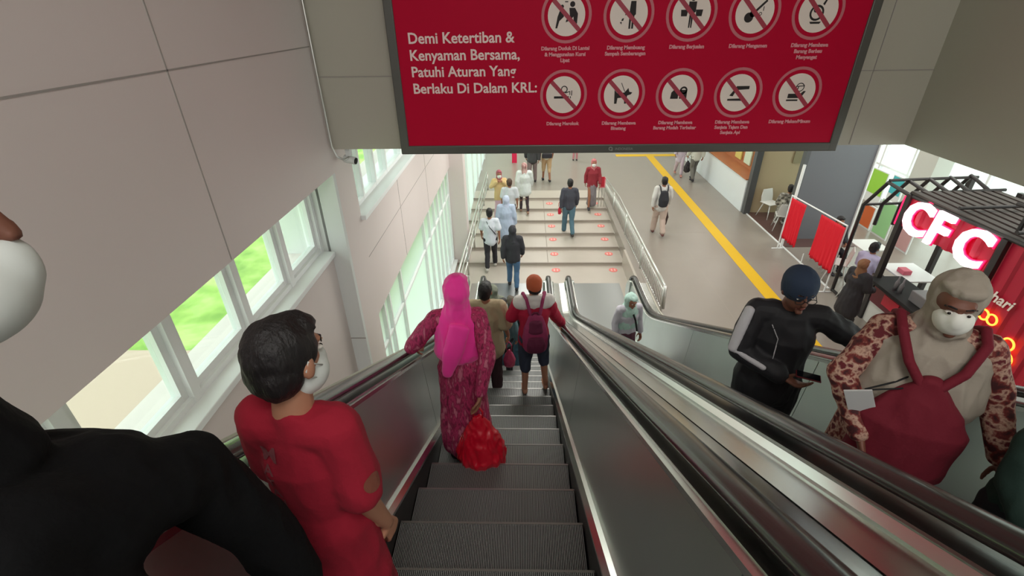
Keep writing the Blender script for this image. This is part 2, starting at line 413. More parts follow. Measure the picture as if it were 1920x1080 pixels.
def escalator(xc, label, lw, rw, lo, ro):
    r = empty('escalator', (0, 0, 0)); tag(r, label, 'escalator', 'pair of escalators')
    balustrade(r, xc-.515, -1, lw, lo); balustrade(r, xc+.515, 1, rw, ro)
    for k in range(-5, 17):
        s = bpy.data.objects.new('step', STEP_ME); C.objects.link(s); s.parent = r; s.location = (xc, nos(k), zl(nos(k)))
        e = bpy.data.objects.new('step_edge', EDGE_ME); C.objects.link(e); e.parent = s
    bm = NB(); sweep(bm, [(-.66, -.5), (.66, -.5), (.66, -.42), (-.66, -.42)], x0=xc); obj('light_block_pan', bm, M_dark, r)  # dark pan added below the steps to block light
    bm = NB(); boxr(bm, xc-.50, xc+.50, 7.55, 7.75, -.5, -.44); obj('comb_plate', bm, mat('comb', (150, 148, 140), .35, .8), r, bevel=.004)
    bm = NB(); boxr(bm, xc-.70, xc+.70, 7.76, 10.35, -.5, -.443); obj('floor_plate', bm, mat('landing_plate', (158, 160, 160), .3, .7), r)
    return r
escalator(-.185, 'escalator going down to the lower hall, with people riding away from the viewer', .44, .394, True, False)
escalator(1.635, 'right hand escalator bringing riders up beside the concourse', .394, .42, False, True)
bm = NB(); boxr(bm, 2.565, 2.62, -1.3, 11.3, -.9, .02); struct('trim_8', bm, M_step)
bm = NB(); boxr(bm, -1.28, -1.1, 1.9, 2.02, 3.62, 3.625)
bm.free()

# ------------------------------------------------------------------ railings
def rail_right():
    r = empty('stair_railing', (2.78, 8.3, 0)); tag(r, 'long stainless railing with thin bars between the shallow steps and the concourse', 'railing')
    def zt(y): return .62 if y < 13.5 else .62-(y-13.5)*.09
    def zb(y): return .05 if y < 9 else (.05-(y-9)*.035)
    I = Matrix.Translation((-2.78, -8.3, 0))
    def P(name, bm): o = obj(name, bm, M_rail, r, smooth=True); o.matrix_parent_inverse = I
    ys = [8.3, 10, 12, 13.5, 14.5, 16.2]
    bm = NB(); tube(bm, [(2.80, 8.25, .15), (2.80, 8.3, .62)]+[(2.78, y, zt(y)+.03) for y in ys[1:]], .028); P('top_rail', bm)
    bm = NB(); tube(bm, [(2.78, y, zt(y)-.10) for y in ys], .014); P('upper_rail', bm)
    bm = NB(); tube(bm, [(2.78, y, zb(y)+.06) for y in ys], .014); P('lower_rail', bm)
    for y in (8.32, 10.3, 12.3, 14.3, 16.15):
        bm = NB(); tube(bm, [(2.78, y, zb(y)-.5), (2.78, y, zt(y)+.03)], .026, 8); P('post', bm)
    y = 8.45; k = 0
    while y < 16.1 and k < 90:
        bm = NB(); tube(bm, [(2.78, y, zb(y)+.06), (2.78, y, zt(y)-.1)], .010, 6); P('baluster', bm); y += .115; k += 1
rail_right()
def rail_left():
    r = empty('stair_railing', (-1.4, 9.4, -.45)); tag(r, 'tubular handrail running beside the left glazing', 'railing')
    I = Matrix.Translation((1.4, -9.4, .45))
    def P(name, bm): o = obj(name, bm, M_rail, r, smooth=True); o.matrix_parent_inverse = I
    a = Vector((-1.46, 9.4, .40)); b = Vector((-1.27, 16.2, .62))
    bm = NB(); tube(bm, [(a.x, a.y, -.1), (a.x, a.y-.04, .36), a, b], .026); P('top_rail', bm)
    for dz in (.22, .5):
        bm = NB(); tube(bm, [a-Vector((0, 0, dz)), b-Vector((0, 0, dz))], .016); P('middle_rail', bm)
    for i in range(6):
        p = a.lerp(b, i/5); zb = -.45+max(0, (p.y-11.3)/.8)*.075
        bm = NB(); tube(bm, [(p.x, p.y, max(-.46, min(zb, 0))-.02), p], .024, 8); P('post', bm)
    bm = NB(); tube(bm, [a+Vector((0, 0, -.12)), a+Vector((.22, 0, -.12)), a+Vector((.22, 0, -.75))], .02); P('end_return', bm)
rail_left()

# ------------------------------------------------------------------ red sign
def sign():
    r = empty('hanging_sign', (.82, 4.4, 4.28)); tag(r, 'large dark red rules sign with white text and prohibition symbols, grey frame', 'sign')
    I = Matrix.Translation((-.82, -4.4, -4.28)); YF = 4.36
    def P(o, par=r): 
        o.parent = par
        if par is r: o.matrix_parent_inverse = I
        return o
    x0, x1, z0, z1 = -1.11, 2.76, 4.285, 5.86
    bm = NB(); f = .075
    boxr(bm, x0, x1, 4.35, 4.46, z0, z0+f); boxr(bm, x0, x1, 4.35, 4.46, z1-f, z1)
    boxr(bm, x0, x0+f, 4.349, 4.46, z0, z1); boxr(bm, x1-f, x1, 4.349, 4.46, z0, z1)
    P(obj('frame', bm, M_signframe, bevel=.008))
    bm = NB(); boxr(bm, x0+f-.01, x1-f+.01, YF, 4.45, z0+f-.01, z1-f+.01); P(obj('sign_panel', bm, M_signred))
    def T(s, size, x, z, m, name='lettering', align='LEFT', off=0):
        me = text_mesh(s, size, .0008, off, align); me.transform(Matrix.Translation((x, YF-.0022, z)) @ Matrix.Rotation(PI/2, 4, 'X')); P(objm(name, me, m))
    wh = mat('sign_text', (240, 214, 212), .6)
    for s, z in (('Demi Ketertiban &', 5.18), ('Kenyaman Bersama,', 5.055), ('Patuhi Aturan Yang', 4.93), ('Berlaku Di Dalam KRL:', 4.80)):
        T(s, .112, -.945, z, wh, 'headline', off=.0022)
    caps = [[('Dilarang Duduk Di Lantai', '& Menggunakan Kursi', 'Lipat'), ('Dilarang Membuang', 'Sampah Sembarangan'), ('Dilarang Berjualan',), ('Dilarang Mengamen',), ('Dilarang Membawa', 'Barang Berbau', 'Menyengat')],
            [('Dilarang Merokok',), ('Dilarang Membawa', 'Binatang'), ('Dilarang Membawa', 'Barang Mudah Terbakar'), ('Dilarang Membawa', 'Senjata Tajam Dan', 'Senjata Api'), ('Dilarang Makan/Minum',)]]
    ct = mat('sign_caption', (226, 150, 160), .6)
    for row, zc in ((0, 5.364), (1, 4.775)):
        for c in range(5):
            xc = .334+.4885*c
            e = empty('prohibition_symbol', (0, 0, 0)); P(e)
            def Q(name, bm, m, y): 
                for v in bm.verts: v.co.y = YF-y
                o = obj(name, bm, m, e)
            bm = NB(); disc(bm, xc, zc, 0, .198, r2=.176); Q('outer_ring', bm, M_pink, .0012)
            bm = NB(); disc(bm, xc, zc, 0, .174, r2=.146); Q('red_ring', bm, M_signred, .0013)
            bm = NB(); disc(bm, xc, zc, 0, .147); Q('white_disc', bm, M_white, .0016)
            bm = NB(); picto(bm, row*5+c, xc, zc); Q('pictogram', bm, M_black, .0022)
            bm = NB(); d = .148/math.sqrt(2); t = .0115
            bm.faces.new([bm.verts.new((xc-d-t, 0, zc+d-t)), bm.verts.new((xc-d+t, 0, zc+d+t)), bm.verts.new((xc+d+t, 0, zc-d+t)), bm.verts.new((xc+d-t, 0, zc-d-t))]); Q('slash', bm, mat('sign_slash', (165, 50, 70), .5), .003)
            for i, s in enumerate(caps[row][c]): T(s, .038, xc, zc-.246-.044*i, ct, 'caption', 'CENTER', .0018)
    # small maker's mark on the lower frame
    bm = NB(); disc(bm, .77, 4.323, 4.3475, .018, 20, .010); disc(bm, .782, 4.310, 4.3475, .008, 12); P(obj('frame_mark', bm, mat('mark_grey', (150, 150, 146), .5)))
    me = text_mesh('INDONESIA', .03, .0005); me.transform(Matrix.Translation((.81, 4.3465, 4.311)) @ Matrix.Rotation(PI/2, 4, 'X')); bm = NB(); bm.free(); P(objm('frame_lettering', me, MATS['mark_grey']))
def poly(bm, xc, zc, pts, s=.1):
    try: bm.faces.new([bm.verts.new((xc+x*s, 0, zc+z*s)) for x, z in pts])
    except Exception: pass
def circ(bm, xc, zc, x, z, r, s=.1, r2=0): disc(bm, xc+x*s, zc+z*s, 0, r*s, 18, r2*s)
def picto(bm, i, x, z):
    p = lambda pts: poly(bm, x, z, pts); c = lambda a, b, r, r2=0: circ(bm, x, z, a, b, r, r2=r2)
    if i == 0:     # sitting figures
        c(.45, .75, .2); p([(.2, .5), (.65, .5), (.9, .1), (.85, -.6), (.6, -.7), (.55, -.1), (.0, -.3), (-.05, -.5), (.3, -.35)]); p([(-.5, .4), (-.25, .3), (-.2, -.1), (-.55, -.4), (-.7, -.9), (-.85, -.9), (-.7, -.1)]); c(-.35, .6, .13); p([(-.15, .95), (.1, .95), (.1, .88), (-.15, .88)])
    elif i == 1:   # littering
        p([(.1, .9), (.5, .9), (.55, 0), (.45, -.1), (.42, -1), (.28, -1), (.26, -.1), (.22, -.1), (.2, -1), (.06, -1), (.05, .3)]); c(.3, 1.12, .14); p([(-.5, -.3), (-.35, -.25), (-.4, -.45), (-.55, -.45)]); p([(-.3, 0), (-.2, .05), (-.22, -.1)]); p([(-.65, -.55), (-.5, -.5), (-.52, -.7)])
    elif i == 2:   # hawking
        c(0, 1.0, .17); p([(-.3, .8), (.3, .8), (.3, .1), (.15, 0), (.13, -1), (.03, -1), (0, -.2), (-.03, -1), (-.13, -1), (-.15, 0), (-.3, .1)]); p([(-.85, .25), (-.3, .25), (-.35, -.2), (-.8, -.2)]); p([(.3, .25), (.85, .25), (.8, -.2), (.35, -.2)])
    elif i == 3:   # guitar
        c(-.4, -.35, .35); c(-.12, -.08, .25); p([(-.1, .05), (.02, -.07), (.85, .75), (.75, .87)]); c(.45, -.1, .12, .07); p([(.6, .1), (.66, .1), (.66, .4), (.6, .4)])
    elif i == 4:   # smelly round fruit
        c(-.1, -.1, .55, .4); c(-.2, .1, .18, .1); p([(.2, .5), (.45, .95), (.55, .9), (.35, .4)]); p([(-.5, -.7), (.4, -.7), (.3, -.85), (-.4, -.85)])
    elif i == 5:   # cigarette
        p([(-.8, -.1), (.45, -.1), (.45, -.28), (-.8, -.28)]); p([(.55, -.1), (.62, -.1), (.62, -.28), (.55, -.28)]); c(.05, .45, .28, .2); p([(.65, -.05), (.72, -.05), (.72, .35), (.65, .35)]); p([(.5, 0), (.56, 0), (.56, .3), (.5, .3)]); p([(.1, .2), (.5, .3), (.5, .24), (.15, .12)])
    elif i == 6:   # dog
        p([(-.6, .35), (-.35, .1), (.25, .15), (.55, .5), (.65, .2), (.9, .15), (.8, 0), (.5, -.1), (.45, -.75), (.3, -.75), (.25, -.25), (-.3, -.3), (-.35, -.75), (-.55, -.75)]); p([(-.1, .9), (-.04, .9), (.3, .2), (.24, .2)])
    elif i == 7:   # bags
        p([(-.75, -.4), (-.7, .1), (-.5, .3), (-.3, .1), (-.1, -.1), (-.1, -.4)]); c(.3, .25, .32, .18); p([(.0, .3), (.6, .3), (.62, -.4), (.45, -.4), (.3, 0), (.15, -.4), (-.0, -.4)])
    elif i == 8:   # handgun and blade
        p([(-.2, .55), (.85, .55), (.85, .3), (.0, .25), (-.2, .2), (-.4, -.25), (-.7, -.2), (-.35, .3)]); p([(-.8, -.45), (.5, -.42), (.75, -.55), (.5, -.62), (-.8, -.6)])
    else:          # food and drink
        p([(-.7, -.1), (.3, -.1), (.5, .1), (.7, .1), (.4, -.45), (-.7, -.45)]); p([(-.75, -.55), (.2, -.55), (.2, -.68), (-.75, -.68)]); c(.15, .4, .35, .28); p([(-.3, .0), (-.1, .2), (.0, .5), (.06, .5), (.0, .1)]); p([(-.2, .5), (.5, .55), (.5, .48), (-.2, .43)])
sign()
# sign hangers above the frame line
# ------------------------------------------------------------------ cctv camera on the corner and conduit pipe
bm = NB(); tube(bm, [(-1.775, 4.44, 8.4), (-1.775, 4.44, 4.34), (-1.75, 4.46, 4.24), (-1.70, 4.5, 4.2), (-1.66, 4.53, 4.22)], .011, 8)
tag(obj('conduit_pipe', bm, M_rail, smooth=True), 'thin white conduit pipe running down the wall corner', 'pipe')
r = empty('cctv_camera', (-1.70, 4.56, 4.2)); tag(r, 'small white surveillance camera under the end of the conduit pipe', 'camera')
bm = NB(); box(bm, (.03, 0, .07), (.05, .05, .09)); o = obj('bracket', bm, M_pil, r, bevel=.004)
bm = NB(); tube(bm, [(-.02, .0, .0), (.09, -.02, -.02)], .036, 14); obj('camera_body', bm, M_pil, r, bevel=.004)
bm = NB(); tube(bm, [(.09, -.02, -.02), (.10, -.021, -.022)], .03, 14); obj('lens', bm, M_dark, r)
# ------------------------------------------------------------------ floor stickers
def sticker(x, y, z, rot, label):
    bm = NB(); n = 24
    prism(bm, [(x+.11*math.cos(2*PI*k/n), y+.11*math.sin(2*PI*k/n)) for k in range(n)], 'z', z+.0035, z+.006)
    r = obj('floor_sticker', bm, mat('sticker_red', (226, 118, 112), .5)); tag(r, label, 'floor sticker', 'red distance stickers on the steps')
    for s in (-1, 1):
        bm = NB(); q = 12; prism(bm, [(x+s*.04+.022*math.cos(2*PI*k/q), y+.065*math.sin(2*PI*k/q)) for k in range(q)], 'z', z+.006, z+.008)
        obj('footprint', bm, mat('sticker_white', (230, 180, 170), .6), r)
nm = ['lowest', 'second', 'third', 'fourth', 'fifth', 'sixth']
for i in range(6):
    y = [11.05, 11.85, 12.65, 13.45, 14.2, 15.0][i]; z = [-.451, -.375, -.30, -.225, -.15, -.075][i]
    sticker(.82, y, z, 0, 'round red sticker in the middle column, %s shallow step from the escalators' % nm[i])
    sticker(2.3, y, z, 0, 'round red sticker near the right railing, %s shallow step from the escalators' % nm[i])
bm = NB(); prism(bm, [(-1.15, 3.0), (-1.05, 3.0), (-1.05, 3.1), (-1.15, 3.1)], 'z', zl(3.05)+.875, zl(3.05)+.9)
bm.free()
# ------------------------------------------------------------------ people
def P_loft(bm, pts, xref=(1, 0, 0), n=18):
    """pts: (point, rx, ry) along a limb or torso, closed with domes"""
    pts = [(Vector(p), a, b) for p, a, b in pts]
    d0 = (pts[1][0]-pts[0][0]).normalized(); d1 = (pts[-1][0]-pts[-2][0]).normalized()
    full = []
    p, a, b = pts[0]
    for f in (.97, .75, .4): full.append((p-d0*min(a, b)*f*.9, a*math.sqrt(1-f*f), b*math.sqrt(1-f*f)))
    full += pts
    p, a, b = pts[-1]
    for f in (.4, .75, .97): full.append((p+d1*min(a, b)*f*.9, a*math.sqrt(1-f*f), b*math.sqrt(1-f*f)))
    rings = []; L = len(full)
    for i, (p, a, b) in enumerate(full):
        d = (full[min(i+1, L-1)][0]-full[max(i-1, 0)][0]).normalized()
        x = Vector(xref); x = (x-d*x.dot(d))
        if x.length < .15: x = Vector((0, 1, 0)); x = x-d*x.dot(d)
        x.normalize(); y = d.cross(x)
        rings.append([bm.verts.new(p+x*math.cos(2*PI*k/n)*a+y*math.sin(2*PI*k/n)*b) for k in range(n)])
    for q, s in zip(rings[:-1], rings[1:]):
        for k in range(n): bm.faces.new((q[k], q[(k+1) % n], s[(k+1) % n], s[k]))
    bm.faces.new(rings[0][::-1]); bm.faces.new(rings[-1])
def cap(bm, a, ra, b, rb): P_loft(bm, [(a, ra, ra), (b, rb, rb)], n=14)
def ell(bm, c, r, M=None, sub=3):
    q = bmesh.ops.create_icosphere(bm, subdivisions=sub, radius=1)
    m = Matrix.Translation(Vector(c)) @ Matrix.Diagonal((r[0], r[1], r[2], 1))
    if M is not None: m = M @ m
    bmesh.ops.transform(bm, matrix=m, verts=q['verts'])
def bake(bm, vox, smooth, amp=0, freq=6, ridge=0, seed=0, cut=None, scale=1.0):
    bmesh.ops.recalc_face_normals(bm, faces=bm.faces)
    me = bpy.data.meshes.new('b'); bm.to_mesh(me); bm.free()
    o = bpy.data.objects.new('b', me); C.objects.link(o)
    md = o.modifiers.new('r', 'REMESH'); md.mode = 'VOXEL'; md.voxel_size = vox
    if smooth:
        s = o.modifiers.new('s', 'SMOOTH'); s.factor = .5; s.iterations = smooth
    dg = bpy.context.evaluated_depsgraph_get(); res = bpy.data.meshes.new_from_object(o.evaluated_get(dg))
    bpy.data.objects.remove(o); bpy.data.meshes.remove(me)
    if amp:
        nn = [v.normal.copy() for v in res.vertices]
        for v, n in zip(res.vertices, nn):
            p = Vector((v.co.x*freq, v.co.y*freq, v.co.z*freq*.45)) + Vector((seed*7.3, seed*3.1, 0))
            f = noise.noise(p) + .5*noise.noise(p*2.3)
            if ridge: f = f - ridge*abs(noise.noise(p*1.7+Vector((5, 5, 5))))*1.2
            v.co += n*amp*f
    if scale != 1: res.transform(Matrix.Diagonal((scale, scale, scale, 1)))
    res.update(); return res
def hand(bm, wrist, direction, palm_n, curl=.5, side=1, spread=.012, s=1.0):
    """palm and five separate fingers; direction: wrist to knuckles, palm_n: normal pointing out of the palm"""
    W = Vector(wrist); d = Vector(direction).normalized(); n = Vector(palm_n); n = (n-d*n.dot(d)).normalized(); u = d.cross(n).normalized()*side   # u: towards the thumb
    P_loft(bm, [(W, .024*s, .019*s), (W+d*.04*s, .034*s, .016*s), (W+d*.082*s, .040*s, .014*s)], xref=u, n=14)
    for i, (off, ln) in enumerate(((.030, .072), (.010, .080), (-.010, .075), (-.029, .060))):
        b = W+d*.085*s+u*off*s; a = curl*(.75+.12*i); p = [b]; dd = d.copy()
        for k, fr in enumerate((.42, .32, .26)):
            ang = a*(.8 if k == 0 else 1.1)
            dd = (dd*math.cos(ang)+n*math.sin(ang)).normalized(); nn_ = (n-dd*n.dot(dd)); n2 = nn_.normalized() if nn_.length > 1e-4 else n
            p.append(p[-1]+dd*ln*fr*s*1.05)
            n_ = n2
        P_loft(bm, [(q, r*s, r*s) for q, r in zip(p, (.0098, .0092, .0084, .0074))], xref=u, n=10)
    b = W+d*.022*s+u*.026*s; t1 = b+(d*.5+u*.75+n*.3).normalized()*.036*s; t2 = t1+(d*.85+u*.25+n*.55).normalized()*.034*s; t3 = t2+(d*.9+n*.5-u*.1).normalized()*.024*s
    P_loft(bm, [(b, .013*s, .013*s), (t1, .0115*s, .0115*s), (t2, .010*s, .010*s), (t3, .008*s, .008*s)], xref=u, n=10)

DEF = dict(pel=(0, 0, .90), waist=(0, .0, 1.02), chest=(0, 0, 1.20), neck=(0, -.005, 1.375), head=(0, .012, 1.525),
           sl=(-.165, 0, 1.335), sr=(.165, 0, 1.335), el=(-.215, -.02, 1.08), er=(.215, -.02, 1.08), wl=(-.225, .05, .85), wr=(.225, .05, .85),
           hl=(-.085, 0, .86), hr=(.085, 0, .86), kl=(-.095, .02, .47), kr=(.095, .02, .47), al=(-.10, 0, .08), ar=(.10, 0, .08))
def person(label, loc, rz=0, h=1.65, skin=None, J=None, top=None, bottom=None, head=(0, 0, 0), hair=None, hijab=None, mask=None, shoes=None, cat='person', group=None,
           vox=.012, face=1, curl=.5, hands=None, width=1.0, hw=1.0, extra=None, tilt=None, mz=0):
    s = h/1.65; J = dict(DEF, **(J or {})); J = {k: Vector(v) for k, v in J.items()}; skin = skin or M_skinA
    r = empty('person', loc, rz); tag(r, label, cat, group)
    if tilt: r.rotation_euler = (tilt[0], tilt[1], rz)
    HM = Matrix.Translation(J['head']) @ Euler((head[1], head[2], head[0]), 'ZXY').to_matrix().to_4x4()
    hands = hands or {}
    v = vox/s
    def K(name, bm, m, sm=4, amp=0, freq=6, ridge=0, vv=None, seed=0):
        return objm(name, bake(bm, vv or v, sm, amp, freq, ridge, seed or abs(hash(label)) % 97 if False else len(label) % 17, None, s), m, r, smooth=True)
    # --- body
    bm = NB(); W = width
    P_loft(bm, [(J['pel']+Vector((0, 0, -.04)), .145*W, .095*W), (J['pel']+Vector((0, 0, .04)), .14*W, .09*W), (J['waist'], .12*W, .085*W), (J['chest'], .145*W, .10*W), (J['chest'].lerp((J['sl']+J['sr'])/2, .8), .125*W, .08*W)])
    cap(bm, J['sl'], .055, J['sr'], .055)
    cap(bm, J['neck']-Vector((0, 0, .03)), .058, J['neck'].lerp(J['head'], .55), .050)
    ell(bm, (0, -.014, .028), (.074*hw, .092, .094), HM); ell(bm, (0, .022, -.035), (.056*hw, .066, .082), HM)
    if face:
        P_loft(bm, [(HM @ Vector((0, .084, .018)), .009, .009), (HM @ Vector((0, .102, -.024)), .015, .011)], n=10)
        ell(bm, (0, .078, -.093), (.022, .014, .016), HM, 2)
        ell(bm, (0, .076, .034), (.05, .016, .012), HM, 2)
    for sd in (-1, 1): ell(bm, (sd*.075*hw, -.008, -.008), (.010, .020, .032), HM, 2)
    for a, b, c, sd in (('sl', 'el', 'wl', -1), ('sr', 'er', 'wr', 1)):
        cap(bm, J[a], .048, J[b], .038); cap(bm, J[b], .038, J[c], .025)
        hd = hands.get(c)
        if hd: hand(bm, J[c], hd[0], hd[1], hd[2] if len(hd) > 2 else curl, hd[3] if len(hd) > 3 else 1)
        else:
            d = (J[c]-J[b]).normalized(); hand(bm, J[c], d*.8+Vector((0, .1, -.3)), Vector((-sd, .1, 0)), curl, -sd if d.z < 0 else sd)
    for a, b, c in (('hl', 'kl', 'al'), ('hr', 'kr', 'ar')):
        cap(bm, J[a], .078*W, J[b], .052*W); cap(bm, J[b], .052*W, J[c], .034)
        f = J[c]; P_loft(bm, [(f+Vector((0, -.03, -.045)), .032, .03), (f+Vector((0, .06, -.052)), .038, .022), (f+Vector((0, .15, -.060)), .040, .016)], xref=(1, 0, 0), n=12)
    K('body', bm, skin, 3)
    # --- shoes
    if shoes:
        for c in ('al', 'ar'):
            bm = NB(); f = J[c]; P_loft(bm, [(f+Vector((0, -.035, -.04)), .042, .044), (f+Vector((0, .06, -.047)), .046, .035), (f+Vector((0, .16, -.057)), .047, .025)], xref=(1, 0, 0), n=14)
            K('shoe', bm, shoes, 2, vv=.010)
    # --- lower garment
    if bottom:
        kind, m = bottom[0], bottom[1]; o = bottom[2] if len(bottom) > 2 else {}
        if kind in ('trousers', 'shorts'):
            bm = NB(); e = o.get('ease', .018)
            P_loft(bm, [(J['pel']+Vector((0, 0, -.05)), .155*W, .108*W), (J['pel']+Vector((0, 0, .10)), .135*W, .098*W)])
            for a, b, c in (('hl', 'kl', 'al'), ('hr', 'kr', 'ar')):
                cap(bm, J[a], .085*W+e, J[b], .056*W+e)
                if kind == 'trousers': 
                    q = J[b].lerp(J[c], o.get('len', .93)); cap(bm, J[b], .056+e, q, .044+e)
            K(kind, bm, m, 3, o.get('amp', .010), 9, 1)
        else:
            bm = NB(); hz = o.get('hem', .10); fl = o.get('flare', .24); c = (J['al']+J['ar'])/2
            P_loft(bm, [(J['pel']+Vector((0, 0, .10)), .135*W, .10*W), (J['pel'], .165*W, .125*W), (((J['kl']+J['kr'])/2), fl*.85, fl*.72), (Vector((c.x, c.y+.02, hz+.03)), fl, fl*.8)])
            K('skirt', bm, m, 3, .016, 8, 1)
    # --- upper garment
    if top:
        kind, m = top[0], top[1]; o = top[2] if len(top) > 2 else {}
        e = o.get('ease', .018); hem = o.get('hem', .80); fl = o.get('flare', .0); bm = NB()
        hemp = Vector((J['pel'].x, J['pel'].y, hem))
        P_loft(bm, [(hemp, .150*W+e+fl, .105*W+e+fl*.8), (J['pel']+Vector((0, 0, .03)), .145*W+e+fl*.4, .10*W+e+fl*.3), (J['waist'], .128*W+e, .095*W+e), (J['chest'], .152*W+e, .108*W+e), (J['chest'].lerp((J['sl']+J['sr'])/2, .85), .130*W+e*.6, .082*W+e*.6)])
        cap(bm, J['sl'], .060+e*.5, J['sr'], .060+e*.5)
        cap(bm, J['neck']-Vector((0, 0, .05)), .070, J['neck']-Vector((0, 0, .012)), .064); cap(bm, J['neck']-Vector((0, 0, .085)), .095*min(W, 1), J['neck']-Vector((0, 0, .045)), .080*min(W, 1))
        if o.get('hood'): P_loft(bm, [(J['neck']+Vector((-.06, -.06, .01)), .04, .05), (J['neck']+Vector((.06, -.06, .01)), .04, .05)])
        for a, b, c in (('sl', 'el', 'wl'), ('sr', 'er', 'wr')):
            if kind == 'short': q = J[a].lerp(J[b], o.get('sl', .78)); cap(bm, J[a], .056+e*.7, q, .054+e)
            else: cap(bm, J[a], .054+e*.7, J[b], .044+e*.8); cap(bm, J[b], .044+e*.8, J[b].lerp(J[c], o.get('sl', .93)), .032+e*.8)
        K(o.get('name', 'shirt'), bm, m, 3, o.get('amp', .010), o.get('freq', 8), 1)
    # --- head coverings
    if hair:
        kind, m = hair[0], hair[1]; bm = NB()
        if kind in ('short', 'long', 'bun'):
            ell(bm, (0, -.024, .040), (.084*hw, .098, .094), HM); ell(bm, (0, -.05, -.005), (.078*hw, .068, .088), HM)
            ell(bm, (0, .03, .085), (.066, .055, .042), HM, 2)
            if kind == 'long': P_loft(bm, [(HM @ Vector((0, -.06, .0)), .08, .05), (HM @ Vector((0, -.085, -.15)), .085, .04), (HM @ Vector((0, -.07, -.28)), .06, .025)])
            if kind == 'bun': ell(bm, (0, -.13, .0), (.04, .035, .04), HM, 2)
            K('hair', bm, m, 3, .006, 26, 0, vv=min(v, .009))
        elif kind in ('beanie', 'cap'):
            ell(bm, (0, -.016, .052), (.089*hw, .106, .088), HM)
            if kind == 'beanie': P_loft(bm, [(HM @ Vector((0, -.014, .012)), .088*hw, .106), (HM @ Vector((0, -.016, .05)), .089*hw, .107)], xref=HM.to_3x3() @ Vector((1, 0, 0)))
            K(kind, bm, m, 2, .002, 30, vv=min(v, .009))
            bm = NB(); ell(bm, (0, -.045, -.012), (.076*hw, .066, .072), HM); K('hair', bm, M_hair, 2, .004, 30, vv=min(v, .009))
            if kind == 'cap':
                bm = NB(); ell(bm, (0, .12, .03), (.06, .06, .010), HM); K('cap_brim', bm, m, 2, vv=.008)
    if hijab:
        m = hijab[0]; o = hijab[1] if len(hijab) > 1 else {}; L = o.get('len', .26); sp = o.get('spread', .19); fr = o.get('front', .13)
        bm = NB(); nk = J['neck']
        ell(bm, (0, -.032, .022), (.098*hw, .104, .118), HM); ell(bm, (0, -.028, -.055), (.090*hw, .086, .085), HM); ell(bm, (0, -.008, .084), (.078*hw, .092, .046), HM); ell(bm, (0, .01, -.115), (.075, .075, .04), HM)
        P_loft(bm, [(HM @ Vector((0, -.02, -.07)), .088, .080), (nk+Vector((0, 0, .02)), .105, .095), (nk+Vector((0, 0, -.07)), sp*.88, o.get('sh', .105)), (nk+Vector((0, o.get('lean', 0), -L)), sp, fr)])
        K('hijab', bm, m, 5, .011, 11, 1, vv=min(v, .010))
    if mask:
        bm = NB(); ell(bm, (0, .034, -.058+mz), (.065*hw, .077, .066), HM); ell(bm, (0, .082, -.040+mz), (.032, .036, .044), HM)
        K('face_mask', bm, mask, 3, vv=.007)
    if face > 1:
        for sd in (-1, 1):
            bm = NB(); ell(bm, (sd*.029, .074, .008), (.0135, .012, .0058), HM, 2); e = obj('eye', bm, M_eye, r, smooth=True); e.scale = (s, s, s)
            bm = NB(); ell(bm, (sd*.029, .0842, .008), (.0064, .004, .0058), HM, 2); obj('iris', bm, M_iris, e, smooth=True)
            bm = NB(); P_loft(bm, [(HM @ Vector((sd*.014, .088, .034)), .003, .004), (HM @ Vector((sd*.032, .084, .038)), .003, .004), (HM @ Vector((sd*.048, .070, .031)), .002, .003)], n=8)
            e = obj('eyebrow', bm, M_hair, r, smooth=True); e.scale = (s, s, s)
        if not mask:
            bm = NB(); P_loft(bm, [(HM @ Vector((-.022, .080, -.062)), .003, .004), (HM @ Vector((0, .090, -.060)), .006, .008), (HM @ Vector((.022, .080, -.062)), .003, .004)], n=8)
            e = obj('mouth', bm, M_lip, r, smooth=True); e.scale = (s, s, s)
    if extra: extra(r, J, HM, s, K)
    return r
def cloth(name, c, **k): return mat(name, c, .85, bump=.15, bscale=90, **k)
WALK = dict(kl=(-.09, .12, .48), al=(-.10, .16, .09), kr=(.09, -.02, .47), ar=(.10, -.22, .13), el=(-.22, -.06, 1.09), wl=(-.23, -.06, .86), er=(.22, .03, 1.09), wr=(.22, .14, .88))
WALK2 = dict(kr=(.09, .12, .48), ar=(.10, .16, .09), kl=(-.09, -.02, .47), al=(-.10, -.22, .13), er=(.22, -.06, 1.09), wr=(.23, -.06, .86), el=(-.22, .03, 1.09), wl=(-.22, .14, .88))
def W2L(p, loc, rz, h):
    s = h/1.65; v = Vector(p)-Vector(loc); v.rotate(Euler((0, 0, -rz))); return tuple(v/s)

